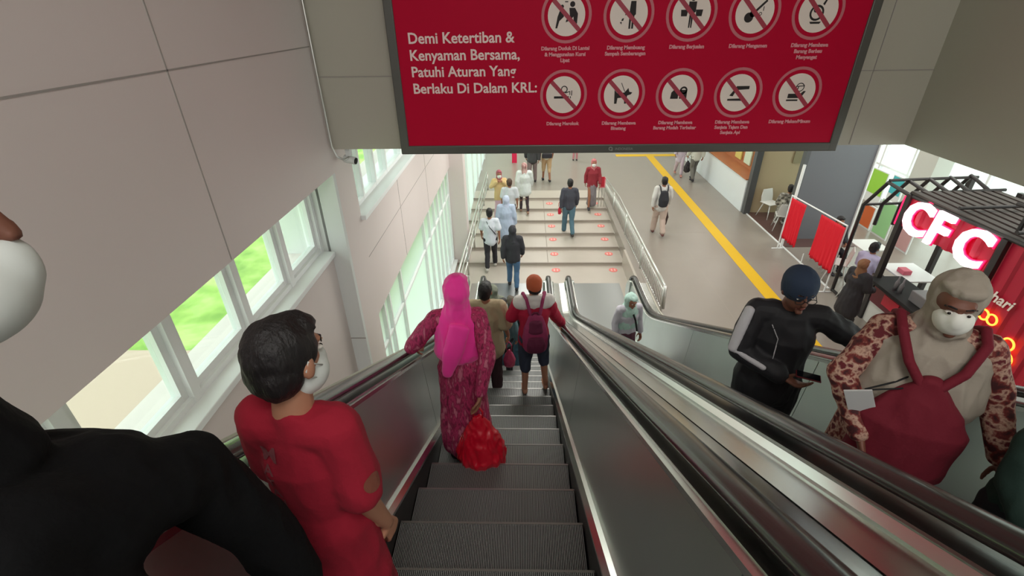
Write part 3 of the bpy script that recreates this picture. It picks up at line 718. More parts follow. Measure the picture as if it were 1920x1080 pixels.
def riders():
    # adult in black, very close on the left, seen in profile
    loc = (-.69, .34, tread_z(.34)); rz = R(-38); h = 1.76
    f = lambda *p: W2L(p, loc, rz, h)
    person('adult in a black shirt and white face mask, closest on the left, in profile', loc, rz, h, M_skinD,
           dict(neck=f(-0.720, .39, 5.008), head=f(-0.670, .43, 5.222), chest=f(-0.750, .38, 4.788), waist=f(-0.750, .36, 4.608), pel=f(-0.730, .34, 4.488), sr=f(-0.610, .30, 4.863), sl=f(-.60, .56, 4.70), el=f(-.555, .60, 4.50), wl=f(-.51, .60, 4.28), er=f(-0.550, .34, 4.568), wr=f(-0.510, .45, 4.408)),
           ('long', mat('cloth_black', (9, 9, 11), .9, spec=.2, bump=.15, bscale=90), dict(ease=.025, hem=.75, sl=.97)), ('trousers', mat('cloth_black2', (24, 24, 28), .85)), (R(-14), R(-6), 0), ('short', M_hair), mask=M_mask, mz=-.022, shoes=M_black, vox=.008, face=2,
           hands=dict(wl=(Vector((.2, .1, -1)), (0, -1, 0), .5), wr=((.1, .4, -.9), (1, 0, 0), .5)))
    # boy in the red shirt
    loc = (-.555, .84, tread_z(.84)); rz = R(-8)
    rp = mat('red_tshirt', (150, 12, 40), .9, bump=.15, bscale=90)
    pr = cloth('tshirt_print', (120, 60, 66))
    def ex(r, J, HM, s, K):
        # faded print down the back of the shirt
        rnd = random.Random(3)
        from mathutils.bvhtree import BVHTree
        sh_ = [c for c in r.children if c.name.startswith('shirt')][0].data
        tree = BVHTree.FromPolygons([v.co.copy()/s for v in sh_.vertices], [tuple(p.vertices) for p in sh_.polygons])
        def drop(me, d, lift=.0025):
            for v in me.vertices:
                h_ = tree.ray_cast(v.co-Vector(d)*.5, Vector(d), 1.0)
                if h_[0] is not None: v.co = h_[0]+h_[1]*lift*(1 if h_[1].dot(Vector(d)) < 0 else -1)
        z = 1.25
        for k, (t, sz) in enumerate((('M', .07), ('A', .045), ('T', .045), ('A', .045), ('H', .045), ('A', .045), ('R', .045), ('I', .045))):
            me = text_mesh(t, sz, 0, .001); me.transform(Matrix.Translation((-.085+.004*k, -.3, z)) @ Matrix.Rotation(PI/2, 4, 'X')); z -= .042
            bmx = NB(); bmx.from_mesh(me); bmesh.ops.triangulate(bmx, faces=bmx.faces); bmesh.ops.subdivide_edges(bmx, edges=bmx.edges, cuts=1); bmx.to_mesh(me); bmx.free()
            drop(me, (0, 1, 0)); o = objm('shirt_print', me, pr, r); o.scale = (s, s, s)
        bm = NB(); q = J['sr'].lerp(J['er'], .62)
        rows = [[bm.verts.new((q.x+.3, q.y-.02+rr*math.cos(t*PI/9), q.z+rr*math.sin(t*PI/9))) for t in range(18)] for rr in (.006, .014, .022, .030)]
        for g, h_ in zip(rows[:-1], rows[1:]):
            for t in range(18): bm.faces.new((g[t], g[(t+1) % 18], h_[(t+1) % 18], h_[t]))
        bm.faces.new(rows[0]); me = bpy.data.meshes.new('badge'); bm.to_mesh(me); bm.free(); drop(me, (-1, 0, 0), .003)
        o = objm('sleeve_badge', me, cloth('badge', (120, 66, 50)), r); o.scale = (s, s, s)
        bm = NB(); ps = [HM @ Vector(q) for q in ((.058, .052, -.03), (.075, .01, .0), (.080, -.012, .018), (.080, -.022, -.005), (.072, -.01, -.035), (.06, .03, -.055))]
        tube(bm, ps, .0022, 6); o = obj('mask_loop', bm, M_mask, r, smooth=True); o.scale = (s, s, s)
    person('boy with short black hair in a red t-shirt by the left handrail, nearest', loc, rz, 1.45, M_skinB,
           dict(head=(.01, .03, 1.53), sl=(-.115, 0, 1.325), sr=(.115, 0, 1.325), er=(.15, -.01, 1.05), wr=(.155, .07, .82), el=(-.15, .04, 1.08), wl=(-.14, .18, .9)),
           ('short', rp, dict(ease=.024, hem=.44, sl=.84, flare=.045)), ('shorts', cloth('cloth_navy', (30, 32, 48)), dict(ease=.0, amp=.003)), (R(-14), R(-8), 0), ('short', M_hair), mask=M_mask, shoes=M_black, vox=.007, face=2, hw=1.02, extra=ex, width=.76)
    # woman in the pink hijab
    loc = (-.46, 2.74, tread_z(2.74)); rz = R(4); h = 1.66
    f = lambda *p: W2L(p, loc, rz, h)
    def ex(r, J, HM, s, K):
        bm = NB(); P_loft(bm, [(J['neck']+Vector((.02, -.10, -.05)), .075, .03), (J['neck']+Vector((-.04, -.135, -.25)), .07, .035), (J['neck']+Vector((-.09, -.14, -.42)), .035, .02)])
        K('hijab_tail', bm, MATS['hijab_pink'], 4, .006, 9, 1)
    person('woman in a bright pink hijab and red patterned long dress leaning on the left handrail', loc, rz, h, M_skinA,
           dict(sl=(-.145, 0, 1.335), sr=(.145, 0, 1.335), el=f(-.80, 2.72, zl(2.72)+1.04), wl=f(-.84, 2.98, zl(2.98)+1.01), er=f(-.25, 2.62, 3.34), wr=f(-.31, 2.52, 3.08), head=(.015, .03, 1.52)),
           ('long', pattern_mat('dress_batik', [(120, 22, 60), (190, 54, 104), (140, 26, 70), (200, 110, 134)], 30, stretch=(1, 1, .3)), dict(ease=.02, hem=.16, flare=.05, name='dress')), None, (R(-20), R(-8), 0), hijab=(mat('hijab_pink', (255, 52, 164), .75, sheen=.3), dict(len=.30, spread=.185)), shoes=M_black, vox=.009, extra=ex, width=.9)
    # beige shirt man
    loc = (-.47, 4.98, tread_z(4.98))
    person('short-haired person in a loose beige shirt and dark brown trousers riding down mid-escalator', loc, 0, 1.71, M_skinA, dict(kl=(-.12, .05, .48), al=(-.13, .02, .08), wr=(.25, .08, .86)),
           ('short', cloth('cloth_beige', (168, 152, 122)), dict(ease=.045, hem=.72, flare=.03, sl=.95)), ('trousers', cloth('cloth_brown', (58, 34, 38)), dict(ease=.03)), (R(-12), 0, 0), ('short', M_hair), shoes=M_black, vox=.010)
    # orange beanie with backpack
    loc = (.11, 4.72, tread_z(4.72)); rz = R(4); h = 1.71
    f = lambda *p: W2L(p, loc, rz, h)
    def ex(r, J, HM, s, K):
        bm = NB(); P_loft(bm, [(J['sl']+Vector((.0, -.005, .0)), .085, .09), (J['neck']+Vector((0, -.01, -.045)), .10, .10), (J['sr'], .085, .09)], xref=(0, 0, 1))
        P_loft(bm, [(J['neck']+Vector((-.07, -.05, .02)), .04, .045), (J['neck']+Vector((.07, -.05, .02)), .04, .045)])
        K('jacket_yoke', bm, cloth('cloth_offwhite', (214, 208, 204)), 3, .006, 10, 1)
    person('youth in an orange knitted hat and red and white jacket with a maroon backpack', loc, rz, h, M_skinB,
           dict(er=(.24, .10, 1.10), wr=f(.47, 5.05, zl(5.05)+1.0), el=(-.25, .02, 1.12), wl=(-.15, .20, 1.05), kr=(.13, .10, .50), ar=(.16, .05, .10)),
           ('long', cloth('jacket_red', (168, 10, 52)), dict(ease=.035, hem=.80, name='jacket')), ('trousers', cloth('cloth_slate', (52, 58, 76)), dict(len=.25, ease=.022)), (R(5), 0, 0), ('beanie', cloth('knit_orange', (176, 84, 50))), shoes=None, vox=.010, extra=ex)
    backpack((.11, 4.72, tread_z(4.72)), rz, 1.71/1.65)
    # children and others near the bottom
    person('person with a grey-teal top and dark hair low on the escalator behind the beige shirt', (-.33, 6.05, tread_z(6.05)), R(-10), 1.5, M_skinA, None, ('long', cloth('cloth_teal', (92, 120, 130)), dict(ease=.03)), ('trousers', cloth('cloth_dark', (44, 42, 48))), (R(-30), 0, 0), ('short', M_hair), mask=mat('cloth_greymask', (130, 134, 134), .8), shoes=M_black)
    person('woman in a dark olive hijab and black jacket stepping off the escalator', (-.22, 6.75, tread_z(6.75)), 0, 1.55, M_skinA, None, ('long', cloth('cloth_nearblack', (34, 34, 40)), dict(ease=.03)), ('skirt', cloth('cloth_denimteal', (70, 104, 124)), dict(hem=.15)), (0, 0, 0), hijab=(cloth('hijab_olive', (84, 76, 66)), dict(spread=.15)), shoes=M_black)
    person('person in a grey-green hood at the left foot of the escalator', (-.78+.22, 7.5, tread_z(7.5)), 0, 1.5, M_skinA, None, ('long', cloth('cloth_sage', (120, 124, 110)), dict(ease=.03)), ('trousers', MATS['cloth_dark']), hijab=(MATS['cloth_sage'], dict(spread=.15)), shoes=M_black)
def backpack(loc, rz, s):
    r = empty('backpack', loc, rz); tag(r, 'maroon backpack worn by the youth in the orange hat', 'backpack')
    m = cloth('pack_maroon', (140, 42, 84)); m2 = cloth('pack_dark', (96, 26, 58))
    def K(name, bm, m_, v=.010, amp=.006): return objm(name, bake(bm, v, 3, amp, 12, 1, 2, None, s), m_, r, smooth=True)
    bm = NB(); P_loft(bm, [((0, -.21, .86), .135, .085), ((0, -.215, 1.0), .15, .09), ((0, -.205, 1.14), .125, .075), ((0, -.19, 1.24), .085, .05)]); K('pack_body', bm, m)
    bm = NB(); P_loft(bm, [((0, -.295, .87), .10, .035), ((0, -.30, .96), .105, .04), ((0, -.295, 1.03), .09, .03)]); K('front_pocket', bm, m2)
    bm = NB(); P_loft(bm, [((0, -.25, 1.10), .09, .05), ((0, -.235, 1.20), .075, .045)]); K('top_pocket', bm, m2)
    for sd in (-1, 1):
        bm = NB(); tube(bm, [(sd*.05, -.17, 1.26), (sd*.09, -.10, 1.42), (sd*.12, .02, 1.43), (sd*.12, .12, 1.36)], .022, 8); K('shoulder_strap', bm, m, .009, .002)
    bm = NB(); tube(bm, [(-.04, -.19, 1.27), (-.02, -.2, 1.31), (.02, -.2, 1.31), (.04, -.19, 1.27)], .009, 8); obj('grab_loop', bm, m2, r, smooth=True).scale = (s, s, s)
def bag(loc, label, m, r0=.2, hgt=.32, sc_=1, amp=.02, name='plastic_bag', hx=0, top=(0, 0)):
    r = empty(name, loc); tag(r, label, 'bag')
    bm = NB(); P_loft(bm, [((0, 0, r0*.45), r0*.9, r0*.8), ((0, 0, hgt*.45), r0, r0*.85), ((top[0]*.4, top[1]*.4, hgt*.8), r0*.62, r0*.5), ((top[0], top[1], hgt*1.05), r0*.2, r0*.16)])
    objm('bag_body', bake(bm, .010, 3, amp, 13, 1.6, 3), m, r, smooth=True)
    bm = NB()
    for sd in (-1, 1): tube(bm, [(top[0]+sd*.03, top[1], hgt), (top[0]+sd*.035, top[1], hgt+.09), (top[0], top[1], hgt+.15)], .007, 6)
    obj('bag_handle', bm, m, r, smooth=True)
    return r
riders()
bag((-.325, 2.55, tread_z(2.55)+.003), 'bulging red plastic bag resting on the step beside the pink hijab woman', mat('plastic_red', (205, 8, 40), .35, spec=.6), .20, .58, amp=.013, top=(-.01, -.02))
bag((-.20, 5.02, tread_z(5.0)+.42), 'small pink bag carried beside the beige shirted rider', mat('plastic_pink', (176, 60, 96), .5), .09, .24, amp=.008, name='carrier_bag')

# ---- people coming up on the right escalator
def right_riders():
    M_beanie = cloth('knit_navy', (38, 52, 74)); M_trk = mat('tracksuit_black', (26, 25, 30), .7); M_wst = cloth('stripe_white', (196, 194, 198))
    loc = (1.56, 2.42, tread_z(2.42)); rz = PI-R(14); h = 1.68
    f = lambda *p: W2L(p, loc, rz, h)
    def ex(r, J, HM, s, K):
        a, b, c = J['sr'], J['er'], J['wr']
        bm = NB(); o = Vector((.050, .0, .02))
        o = Vector((.052, .046, .026)); P_loft(bm, [(a+o*.95, .030, .022), (a.lerp(b, .5)+o, .034, .022), (b+o*.9, .030, .022)], xref=(1, -1, 0)); K('sleeve_stripe', bm, M_wst, 2, .002, vv=.008)
        bm = NB(); P_loft(bm, [(b+o*.8, .026, .02), (b.lerp(c, .7)+o*.75, .024, .018)], xref=(1, -1, 0)); K('cuff_stripe', bm, M_wst, 2, .002, vv=.008)
        bm = NB(); P_loft(bm, [(J['chest']+Vector((.10, .118, .12)), .004, .004), (J['chest']+Vector((.055, .138, .04)), .004, .004), (J['chest']+Vector((.05, .14, -.10)), .004, .004)], n=8); K('jacket_piping', bm, M_wst, 0, vv=.005)
        bm = NB()
        for sd in (-1, 1):
            tube(bm, [HM @ Vector((sd*.031+.024*math.cos(t), .100, .004+.018*math.sin(t))) for t in [2*PI*i/16 for i in range(16)]], .0022, 6, True)
            tube(bm, [HM @ Vector((sd*.055, .098, .006)), HM @ Vector((sd*.078, .02, .008))], .002, 6)
        tube(bm, [HM @ Vector((-.008, .103, .006)), HM @ Vector((.008, .103, .006))], .002, 6)
        o = obj('glasses', bm, M_dark, r, smooth=True); o.scale = (s, s, s)
    person('man in a navy knitted cap, glasses and black jacket with white sleeve stripes', loc, rz, h, M_skinD,
           dict(head=(.0, .05, 1.52), er=f(1.32, 2.40, 3.58), wr=f(1.53, 2.24, 3.50), el=f(1.95, 2.36, 3.69), wl=f(2.19, 2.22, 3.64)),
           ('long', M_trk, dict(ease=.035, hem=.78, name='jacket')), ('trousers', MATS['cloth_black2'], dict(ease=.025)), (R(10), R(-12), 0), ('beanie', M_beanie), shoes=M_black, vox=.007, face=2, width=1.05, extra=ex,
           hands=dict(wr=(Vector((-.75, .45, -.1)), (-.1, -.1, 1), .55, -1), wl=(Vector((-.55, .5, -.25)), (0, 0, -1), .35, 1)))
    r = empty('smartphone', (1.66, 2.21, 3.525), R(-25)); tag(r, 'small dark phone held in the hand of the man in the navy cap', 'phone')
    bm = NB(); box(bm, (0, 0, 0), (.13, .065, .009)); obj('phone_case', bm, mat('phone_red', (120, 40, 46), .4), r, bevel=.003)
    bm = NB(); box(bm, (0, 0, .0052), (.12, .058, .001)); obj('phone_screen', bm, mat('phone_screen', (20, 22, 30), .1), r)
    # woman in off white hijab
    loc = (1.68, 1.64, tread_z(1.64)); rz = PI-R(28); h = 1.61
    f = lambda *p: W2L(p, loc, rz, h)
    M_hw = cloth('hijab_offwhite', (160, 150, 137)); M_bat = pattern_mat('batik_red', [(64, 22, 26), (120, 44, 40), (196, 160, 140), (96, 20, 30)], 24)
    def ex(r, J, HM, s, K):
        bm = NB(); P_loft(bm, [(J['pel']+Vector((0, .19, -.14)), .20, .09), (J['waist']+Vector((0, .20, .0)), .19, .09), (J['chest']+Vector((0, .19, -.06)), .12, .06), (J['chest']+Vector((0, .18, .02)), .05, .04)]); K('carrier_body', bm, cloth('carrier_maroon', (112, 14, 36)), 3, .01, 8, 1)
        for sd in (-1, 1):
            bm = NB(); tube(bm, [J['chest']+Vector((sd*.02, .20, .0)), J['chest']+Vector((sd*.09, .165, .09)), J['chest']+Vector((sd*.135, .09, .19)), J['chest']+Vector((sd*.14, .0, .215)), J['chest']+Vector((sd*.14, -.08, .17))], .02, 8); K('carrier_strap', bm, MATS['carrier_maroon'], 2, vv=.007)
        bm = NB(); tube(bm, [J['neck']+Vector((.05, .10, -.05)), J['chest']+Vector((.0, .18, .0)), J['waist']+Vector((.19, .225, .12))], .004, 6); tube(bm, [J['neck']+Vector((-.07, .10, -.05)), J['chest']+Vector((.10, .17, -.02)), J['waist']+Vector((.20, .225, .12))], .004, 6)
        obj('lanyard', bm, M_dark, r).scale = (s, s, s)
        bm = NB(); box(bm, J['waist']+Vector((.20, .235, .06)), (.10, .008, .14), (R(-12), R(24), 0)); o = obj('name_badge', bm, mat('badge_white', (205, 205, 205), .3), r, bevel=.002); o.scale = (s, s, s)
    person('woman in an off white hijab and mask with maroon chest straps, right escalator', loc, rz, h, M_skinD,
           dict(head=(.0, .045, 1.52), er=f(1.40, 1.68, 4.0), wr=f(1.44, 1.50, 3.80), el=f(1.92, 1.50, 3.99), wl=f(1.92, 1.36, 3.80)),
           ('long', M_bat, dict(ease=.022, hem=.45, flare=.05, name='tunic', amp=.008)), ('skirt', cloth('skirt_maroon', (70, 14, 26)), dict(hem=.12, flare=.22)), (R(-4), R(-6), R(4)), hijab=(M_hw, dict(len=.30, spread=.25, front=.19, lean=.03, sh=.15)), mask=mat('mask_cream', (236, 236, 228), .8), mz=.016, shoes=M_black, vox=.007, face=2, width=1.08, extra=ex)
    # dark figure behind her at the frame edge
    person('small figure in dark green clothes at the right edge below the off white hijab', (1.87, 1.19, tread_z(1.19)), PI, 1.2, M_skinD, dict(er=(.22, .06, 1.1), wr=(.2, .2, .95)), ('long', cloth('cloth_deepgreen', (22, 46, 38)), dict(ease=.04, hem=.7)), ('trousers', MATS['cloth_black2'], dict(ease=.03)), (0, R(-10), 0), hijab=(MATS['cloth_deepgreen'], dict(spread=.17)), shoes=M_black, vox=.011)
    # teal hijab woman at the bottom
    def ex2(r, J, HM, s, K):
        bm = NB(); tube(bm, [J['neck']+Vector((-.02, .12, -.10)), J['chest']+Vector((-.05, .15, -.02)), J['waist']+Vector((-.1, .15, -.05))], .016, 8); obj('bag_strap', bm, M_dark, r).scale = (s, s, s)
    person('woman in a pale teal hijab and lilac top low on the right escalator', (1.66, 6.45, tread_z(6.45)), PI-R(-16), 1.63, M_skinA, dict(head=(.015, .06, 1.50)), ('long', cloth('cloth_lilac', (190, 186, 196)), dict(ease=.02, hem=.72)), ('skirt', cloth('skirt_plum', (90, 50, 66)), dict(hem=.12)), (R(10), R(-20), 0), hijab=(cloth('hijab_teal', (176, 206, 196)), dict(len=.36, spread=.175, sh=.12)), shoes=M_black, vox=.009, face=2, extra=ex2)
right_riders()

# ---- people in the lower hall
def hall():
    jeans = cloth('denim_light', (84, 116, 132)); jeans2 = cloth('denim_blue', (76, 108, 142)); blk = MATS['cloth_dark']; G = 'people walking in the lower hall'
    P = lambda label, x, y, z, **k: person(label, (x, y, z), group=None, vox=.013, **k)
    P('man in a dark jacket and pale jeans walking away up the steps', 1.27, 12.95, -.30, rz=R(2), h=1.68, J=WALK, top=('long', cloth('jacket_slate', (66, 68, 78)), dict(ease=.03, hem=.88, name='jacket')), bottom=('trousers', jeans), hair=('short', M_hair), shoes=mat('shoe_dark', (56, 50, 48), .6))
    P('woman in a red top and red headscarf with grey trousers walking towards the camera', 2.12, 14.6, -.075, rz=PI, h=1.55, J=WALK2, top=('long', cloth('cloth_brick', (140, 40, 52)), dict(ease=.03, hem=.75)), bottom=('skirt', cloth('cloth_ash', (128, 122, 126)), dict(hem=.12, flare=.17)), hijab=(cloth('hijab_rose', (186, 110, 112)), dict(spread=.13)), mask=M_mask, shoes=blk)
    P('person in a dark hooded top with the hood up and blue jeans', -.27, 10.15, -.448, rz=R(-3), h=1.62, J=WALK, top=('long', cloth('hoodie_charcoal', (52, 52, 58)), dict(ease=.038, hem=.80, name='hoodie')), bottom=('trousers', jeans2), hijab=(MATS['hoodie_charcoal'], dict(spread=.12, len=.1)), shoes=blk)
    def strap(r, J, HM, s, K):
        bm = NB(); tube(bm, [J['neck']+Vector((-.08, -.06, -.03)), J['chest']+Vector((.0, -.135, .0)), J['waist']+Vector((.14, -.09, -.02))], .012, 6); obj('bag_strap', bm, blk, r).scale = (s, s, s)
    P('man in a white t-shirt with a crossbody strap by the left railing', -.86, 11.15, -.448, rz=R(3), h=1.66, J=WALK2, top=('short', cloth('tshirt_white', (212, 218, 228)), dict(ease=.03, hem=.78)), bottom=('trousers', blk), hair=('short', M_hair), shoes=cloth('shoe_white', (200, 196, 190)), extra=strap)
    P('woman in a long pale blue hijab walking away beside the white t-shirt man', -.48, 12.0, -.375, rz=0, h=1.62, top=('long', cloth('cloth_paleblue', (176, 192, 214)), dict(ease=.05, hem=.55, flare=.05)), bottom=('trousers', cloth('cloth_grey', (96, 94, 100))), hijab=(cloth('hijab_paleblue', (186, 198, 220)), dict(len=.5, spread=.22)), shoes=blk)
    P('woman in yellow and pink raising both hands to her face, left glazing', -.74, 13.9, -.22, rz=PI+R(8), h=1.58, J=dict(el=(-.27, .05, 1.16), wl=(-.08, .16, 1.34), er=(.27, .05, 1.16), wr=(.08, .16, 1.34)), top=('long', cloth('cloth_straw', (206, 178, 128)), dict(ease=.035, hem=.75)), bottom=('skirt', cloth('skirt_pink', (206, 168, 184)), dict(hem=.1, flare=.2)), hijab=(cloth('hijab_dustyrose', (160, 84, 96)), dict(spread=.14)), mask=M_mask, shoes=blk)
    P('brown haired person in a pale shirt just behind the pale blue hijab', -.42, 13.2, -.30, rz=0, h=1.62, top=('short', cloth('cloth_mist', (198, 204, 208)), dict(ease=.03)), bottom=('trousers', MATS['cloth_grey']), hair=('short', M_hairbr), shoes=blk)
    P('woman with a striped pinkish scarf and white tunic walking away', .0, 14.35, -.15, rz=R(4), h=1.6, J=WALK, top=('long', cloth('tunic_white', (208, 216, 214)), dict(ease=.05, hem=.72, flare=.04)), bottom=('trousers', cloth('leggings', (60, 48, 54)), dict(ease=.004)), hijab=(pattern_mat('scarf_stripe', [(150, 96, 96), (206, 176, 170)], 30, stretch=(1, 1, .1)), dict(len=.42, spread=.15)), shoes=cloth('shoe_tan', (150, 120, 104)))
    P('person in a dark jacket and grey trousers walking away at the top of the steps', .28, 16.9, 0, rz=R(-4), h=1.7, J=WALK2, top=('long', cloth('jacket_darkgrey', (62, 62, 64)), dict(ease=.035, hem=.8, name='jacket')), bottom=('trousers', cloth('cloth_taupe', (128, 112, 112))), hair=('short', M_hair), shoes=blk)
    P('person in khaki shorts walking away at the top of the steps', .80, 17.1, 0, rz=R(3), h=1.7, J=WALK, top=('short', cloth('cloth_cream', (208, 200, 180)), dict(ease=.03, hem=.88)), bottom=('trousers', cloth('khaki', (190, 160, 124)), dict(len=.3)), hair=('short', M_hair), shoes=blk)
    bm = NB(); box(bm, (0, 0, 0), (.36, .13, .17)); r = tag(obj('waist_bag', bm, blk, bevel=.04), 'black waist bag on the back of the person in khaki shorts', 'bag'); r.location = (.80, 16.93, .98)
    P('child in pink clothes far away in the hall beyond the steps', 2.1, 19.9, 0, rz=0, h=1.15, top=('long', cloth('cloth_childpink', (206, 120, 130)), dict(ease=.03)), bottom=('trousers', cloth('cloth_childrose', (190, 130, 136))), hair=('short', M_hair), shoes=blk)
    P('man in a white shirt and cream trousers with a black backpack on the concourse', 3.66, 12.3, 0, rz=R(-4), h=1.62, J=WALK, top=('long', cloth('shirt_white', (206, 204, 200)), dict(ease=.035, hem=.80)), bottom=('trousers', cloth('cloth_oat', (192, 172, 160)), dict(ease=.03)), hair=('short', M_hair), shoes=mat('shoe_brown', (110, 70, 66), .6))
    r = empty('backpack', (3.66, 12.3, 0), R(-4)); tag(r, 'black backpack worn by the man in the white shirt', 'backpack'); bb = cloth('pack_black', (44, 44, 50))
    bm = NB(); P_loft(bm, [((0, -.20, .92), .125, .07), ((0, -.21, 1.08), .135, .08), ((0, -.19, 1.26), .10, .06)]); objm('pack_body', bake(bm, .013, 3, .005, 10, 1), bb, r, smooth=True)
    for sd in (-1, 1):
        bm = NB(); tube(bm, [(sd*.08, -.16, 1.24), (sd*.10, -.08, 1.37), (sd*.11, .03, 1.38), (sd*.11, .11, 1.28)], .016, 8); obj('shoulder_strap', bm, bb, r, smooth=True)
    r = empty('folding_umbrella', (3.86, 12.36, .28), 0); tag(r, 'dark folded bag hanging at the side of the man in the white shirt', 'bag')
    bm = NB(); P_loft(bm, [((0, 0, 0), .03, .03), ((.01, 0, .2), .055, .04), ((0, 0, .38), .02, .02)]); objm('bag_body', bake(bm, .012, 2, .006, 12, 1), cloth('bag_brownblack', (70, 54, 50)), r, smooth=True); bm = NB(); tube(bm, [(0, 0, .38), (0, 0, .52)], .006, 6); obj('bag_handle', bm, bb, r)
    P('person in lilac clothes walking beside the white counter', 5.72, 17.75, 0, rz=R(170), h=1.55, J=WALK, top=('long', cloth('cloth_palelilac', (200, 190, 206)), dict(ease=.035, hem=.6)), bottom=('trousers', cloth('cloth_palelilac2', (196, 180, 194))), hair=('short', M_hair), mask=M_mask, shoes=cloth('shoe_rose', (170, 120, 110)))
    P('person in a white shirt and grey trousers beside the lilac clothed walker', 6.05, 17.1, 0, rz=R(10), h=1.68, J=WALK2, top=('long', cloth('shirt_offwhite', (206, 208, 200)), dict(ease=.035)), bottom=('trousers', cloth('cloth_greygreen', (110, 108, 104))), hair=('short', M_hair), shoes=blk)
    r = bag((5.86, 17.25, .28), 'black plastic bag carried between the two walkers by the white counter', cloth('plastic_black', (52, 48, 52)), .13, .38, amp=.012)
    r = bag((1.0, 12.9, .38), 'small red bag in the hand of the man in the dark jacket', mat('plastic_crimson', (190, 20, 50), .5), .055, .22, amp=.005, name='hand_bag')
    # at the food kiosk
    P('person in a black outfit and brown hijab standing at the kiosk counter', 6.05, 7.75, 0, rz=R(-75), h=1.50, J=dict(er=(.22, .05, 1.08), wr=(.18, .24, 1.02), el=(-.22, .04, 1.08), wl=(-.17, .26, 1.04)), top=('long', cloth('tunic_black', (36, 33, 38)), dict(ease=.05, hem=.5, flare=.05)), bottom=('skirt', cloth('skirt_black', (40, 36, 38)), dict(hem=.1, flare=.22)), hijab=(cloth('hijab_brown', (122, 84, 58)), dict(spread=.12, len=.08)), shoes=blk)
    SIT = dict(pel=(0, 0, .55), waist=(0, .02, .68), chest=(0, .04, .86), neck=(0, .06, 1.03), head=(0, .08, 1.18), sl=(-.165, .04, .99), sr=(.165, .04, .99), el=(-.22, .10, .75), er=(.22, .10, .75), wl=(-.12, .32, .74), wr=(.12, .32, .74), hl=(-.085, .02, .52), hr=(.085, .02, .52), kl=(-.10, .42, .50), kr=(.10, .42, .50), al=(-.10, .45, .09), ar=(.10, .45, .09))
    P('person in a pale lavender shirt and face mask seated at the table beside the kiosk', 6.95, 8.85, 0, rz=R(-70), h=1.66, J=SIT, top=('long', cloth('shirt_lavender', (188, 182, 214)), dict(ease=.035, hem=.50)), bottom=('trousers', pattern_mat('trouser_batik', [(60, 48, 48), (150, 130, 120)], 18), dict(ease=.02)), hair=('short', M_hair), mask=M_mask, shoes=blk)
    P('seated person in dark clothes half hidden behind the red cloths', 7.2, 10.45, .0, rz=R(180), h=1.6, J=SIT, top=('long', MATS['cloth_nearblack'], dict(ease=.035, hem=.50)), bottom=('trousers', MATS['cloth_nearblack'], dict(ease=.02)), hair=('short', M_hair), shoes=blk)
    P('seated person in grey patterned clothes at the edge of the shop floor', 7.15, 12.62, .0, rz=R(-20), h=1.6, J=SIT, top=('long', pattern_mat('camo_grey', [(70, 66, 60), (130, 126, 116), (190, 186, 176)], 14), dict(ease=.035, hem=.50)), bottom=('trousers', MATS['camo_grey'], dict(ease=.02)), hair=('short', M_hair), shoes=cloth('shoe_white', (200, 196, 190)))
hall()
# ------------------------------------------------------------------ shop front and kiosk
bm = NB(); boxr(bm, 6.72, 8.58, 11.45, 13.9, .001, .012); tag(obj('shop_flooring', bm, mat('brown_floor', (96, 70, 66), .4), None), 'dark brown floor of the small shop, edged by a white strip', 'flooring', kind='structure')
bm = NB(); boxr(bm, 6.68, 6.72, 9.3, 13.85, .001, .02); struct('trim_9', bm, M_frame)
bm = NB(); boxr(bm, 7.0, 8.6, 11.95, 12.1, 0, 4.4); struct('wall_shop', bm, mat('slate_wall', (104, 106, 112), .5), 'slate grey partition wall behind the red cloths')
bm = NB(); boxr(bm, 8.58, 8.62, 11.9, 12.12, 0, 4.4); struct('trim_10', bm, M_frame)
bm = NB(); boxr(bm, 6.9, 7.0, 11.95, 12.1, 0, 4.4); struct('trim_11', bm, mat('frame_darkgrey', (84, 86, 88), .5))
bm = NB(); boxr(bm, 6.60, 6.78, 13.8, 13.98, 0, 4.4); struct('column.001', bm, MATS['frame_darkgrey'], 'dark grey post at the corner of the white counter')
bm = NB(); boxr(bm, 6.80, 8.6, 13.93, 13.98, 0, 4.4); struct('wall_shop.001', bm, mat('shop_beige', (190, 172, 140), .7), 'beige back wall of the small shop')
bm = NB(); boxr(bm, 7.7, 8.5, 13.89, 13.928, 1.5, 2.6); tag(obj('notice_board', bm, mat('board_olive', (150, 140, 110), .6)), 'olive framed board on the beige shop wall', 'board')
# white counter with timber display
r = empty('service_counter', (7.4, 16, 0)); tag(r, 'long white service counter with a timber top shelf beside the concourse', 'counter'); I = Matrix.Translation((-7.4, -16, 0))
def PI_(o): o.parent = r; o.matrix_parent_inverse = I; return o
bm = NB(); prism(bm, [(6.57, 14.0), (6.57, 21.5), (8.2, 21.5), (8.2, 14.0)], 'z', 0, .98); PI_(obj('counter_body', bm, mat('counter_white', (226, 232, 236), .4), bevel=.01))
wood = mat('orange_timber', (176, 112, 74), .5, var=.15, vscale=3, stretch=(1, 1, 6))
bm = NB(); prism(bm, [(6.53, 13.99), (6.53, 21.5), (8.2, 21.5), (8.2, 13.99)], 'z', .98, 1.02); PI_(obj('counter_top', bm, wood, bevel=.005))
bm = NB(); boxr(bm, 7.0, 7.1, 14.05, 21.4, 1.02, 2.4); PI_(obj('timber_backboard', bm, wood))
for i, (y, c) in enumerate(((14.9, (206, 220, 196)), (15.6, (214, 196, 110)), (16.7, (190, 206, 180)), (17.6, (214, 180, 90)))):
    bm = NB(); boxr(bm, 6.95, 6.99, y, y+.45, 1.15, 1.75); PI_(obj('menu_panel', bm, mat('menu_%d' % i, c, .5)))
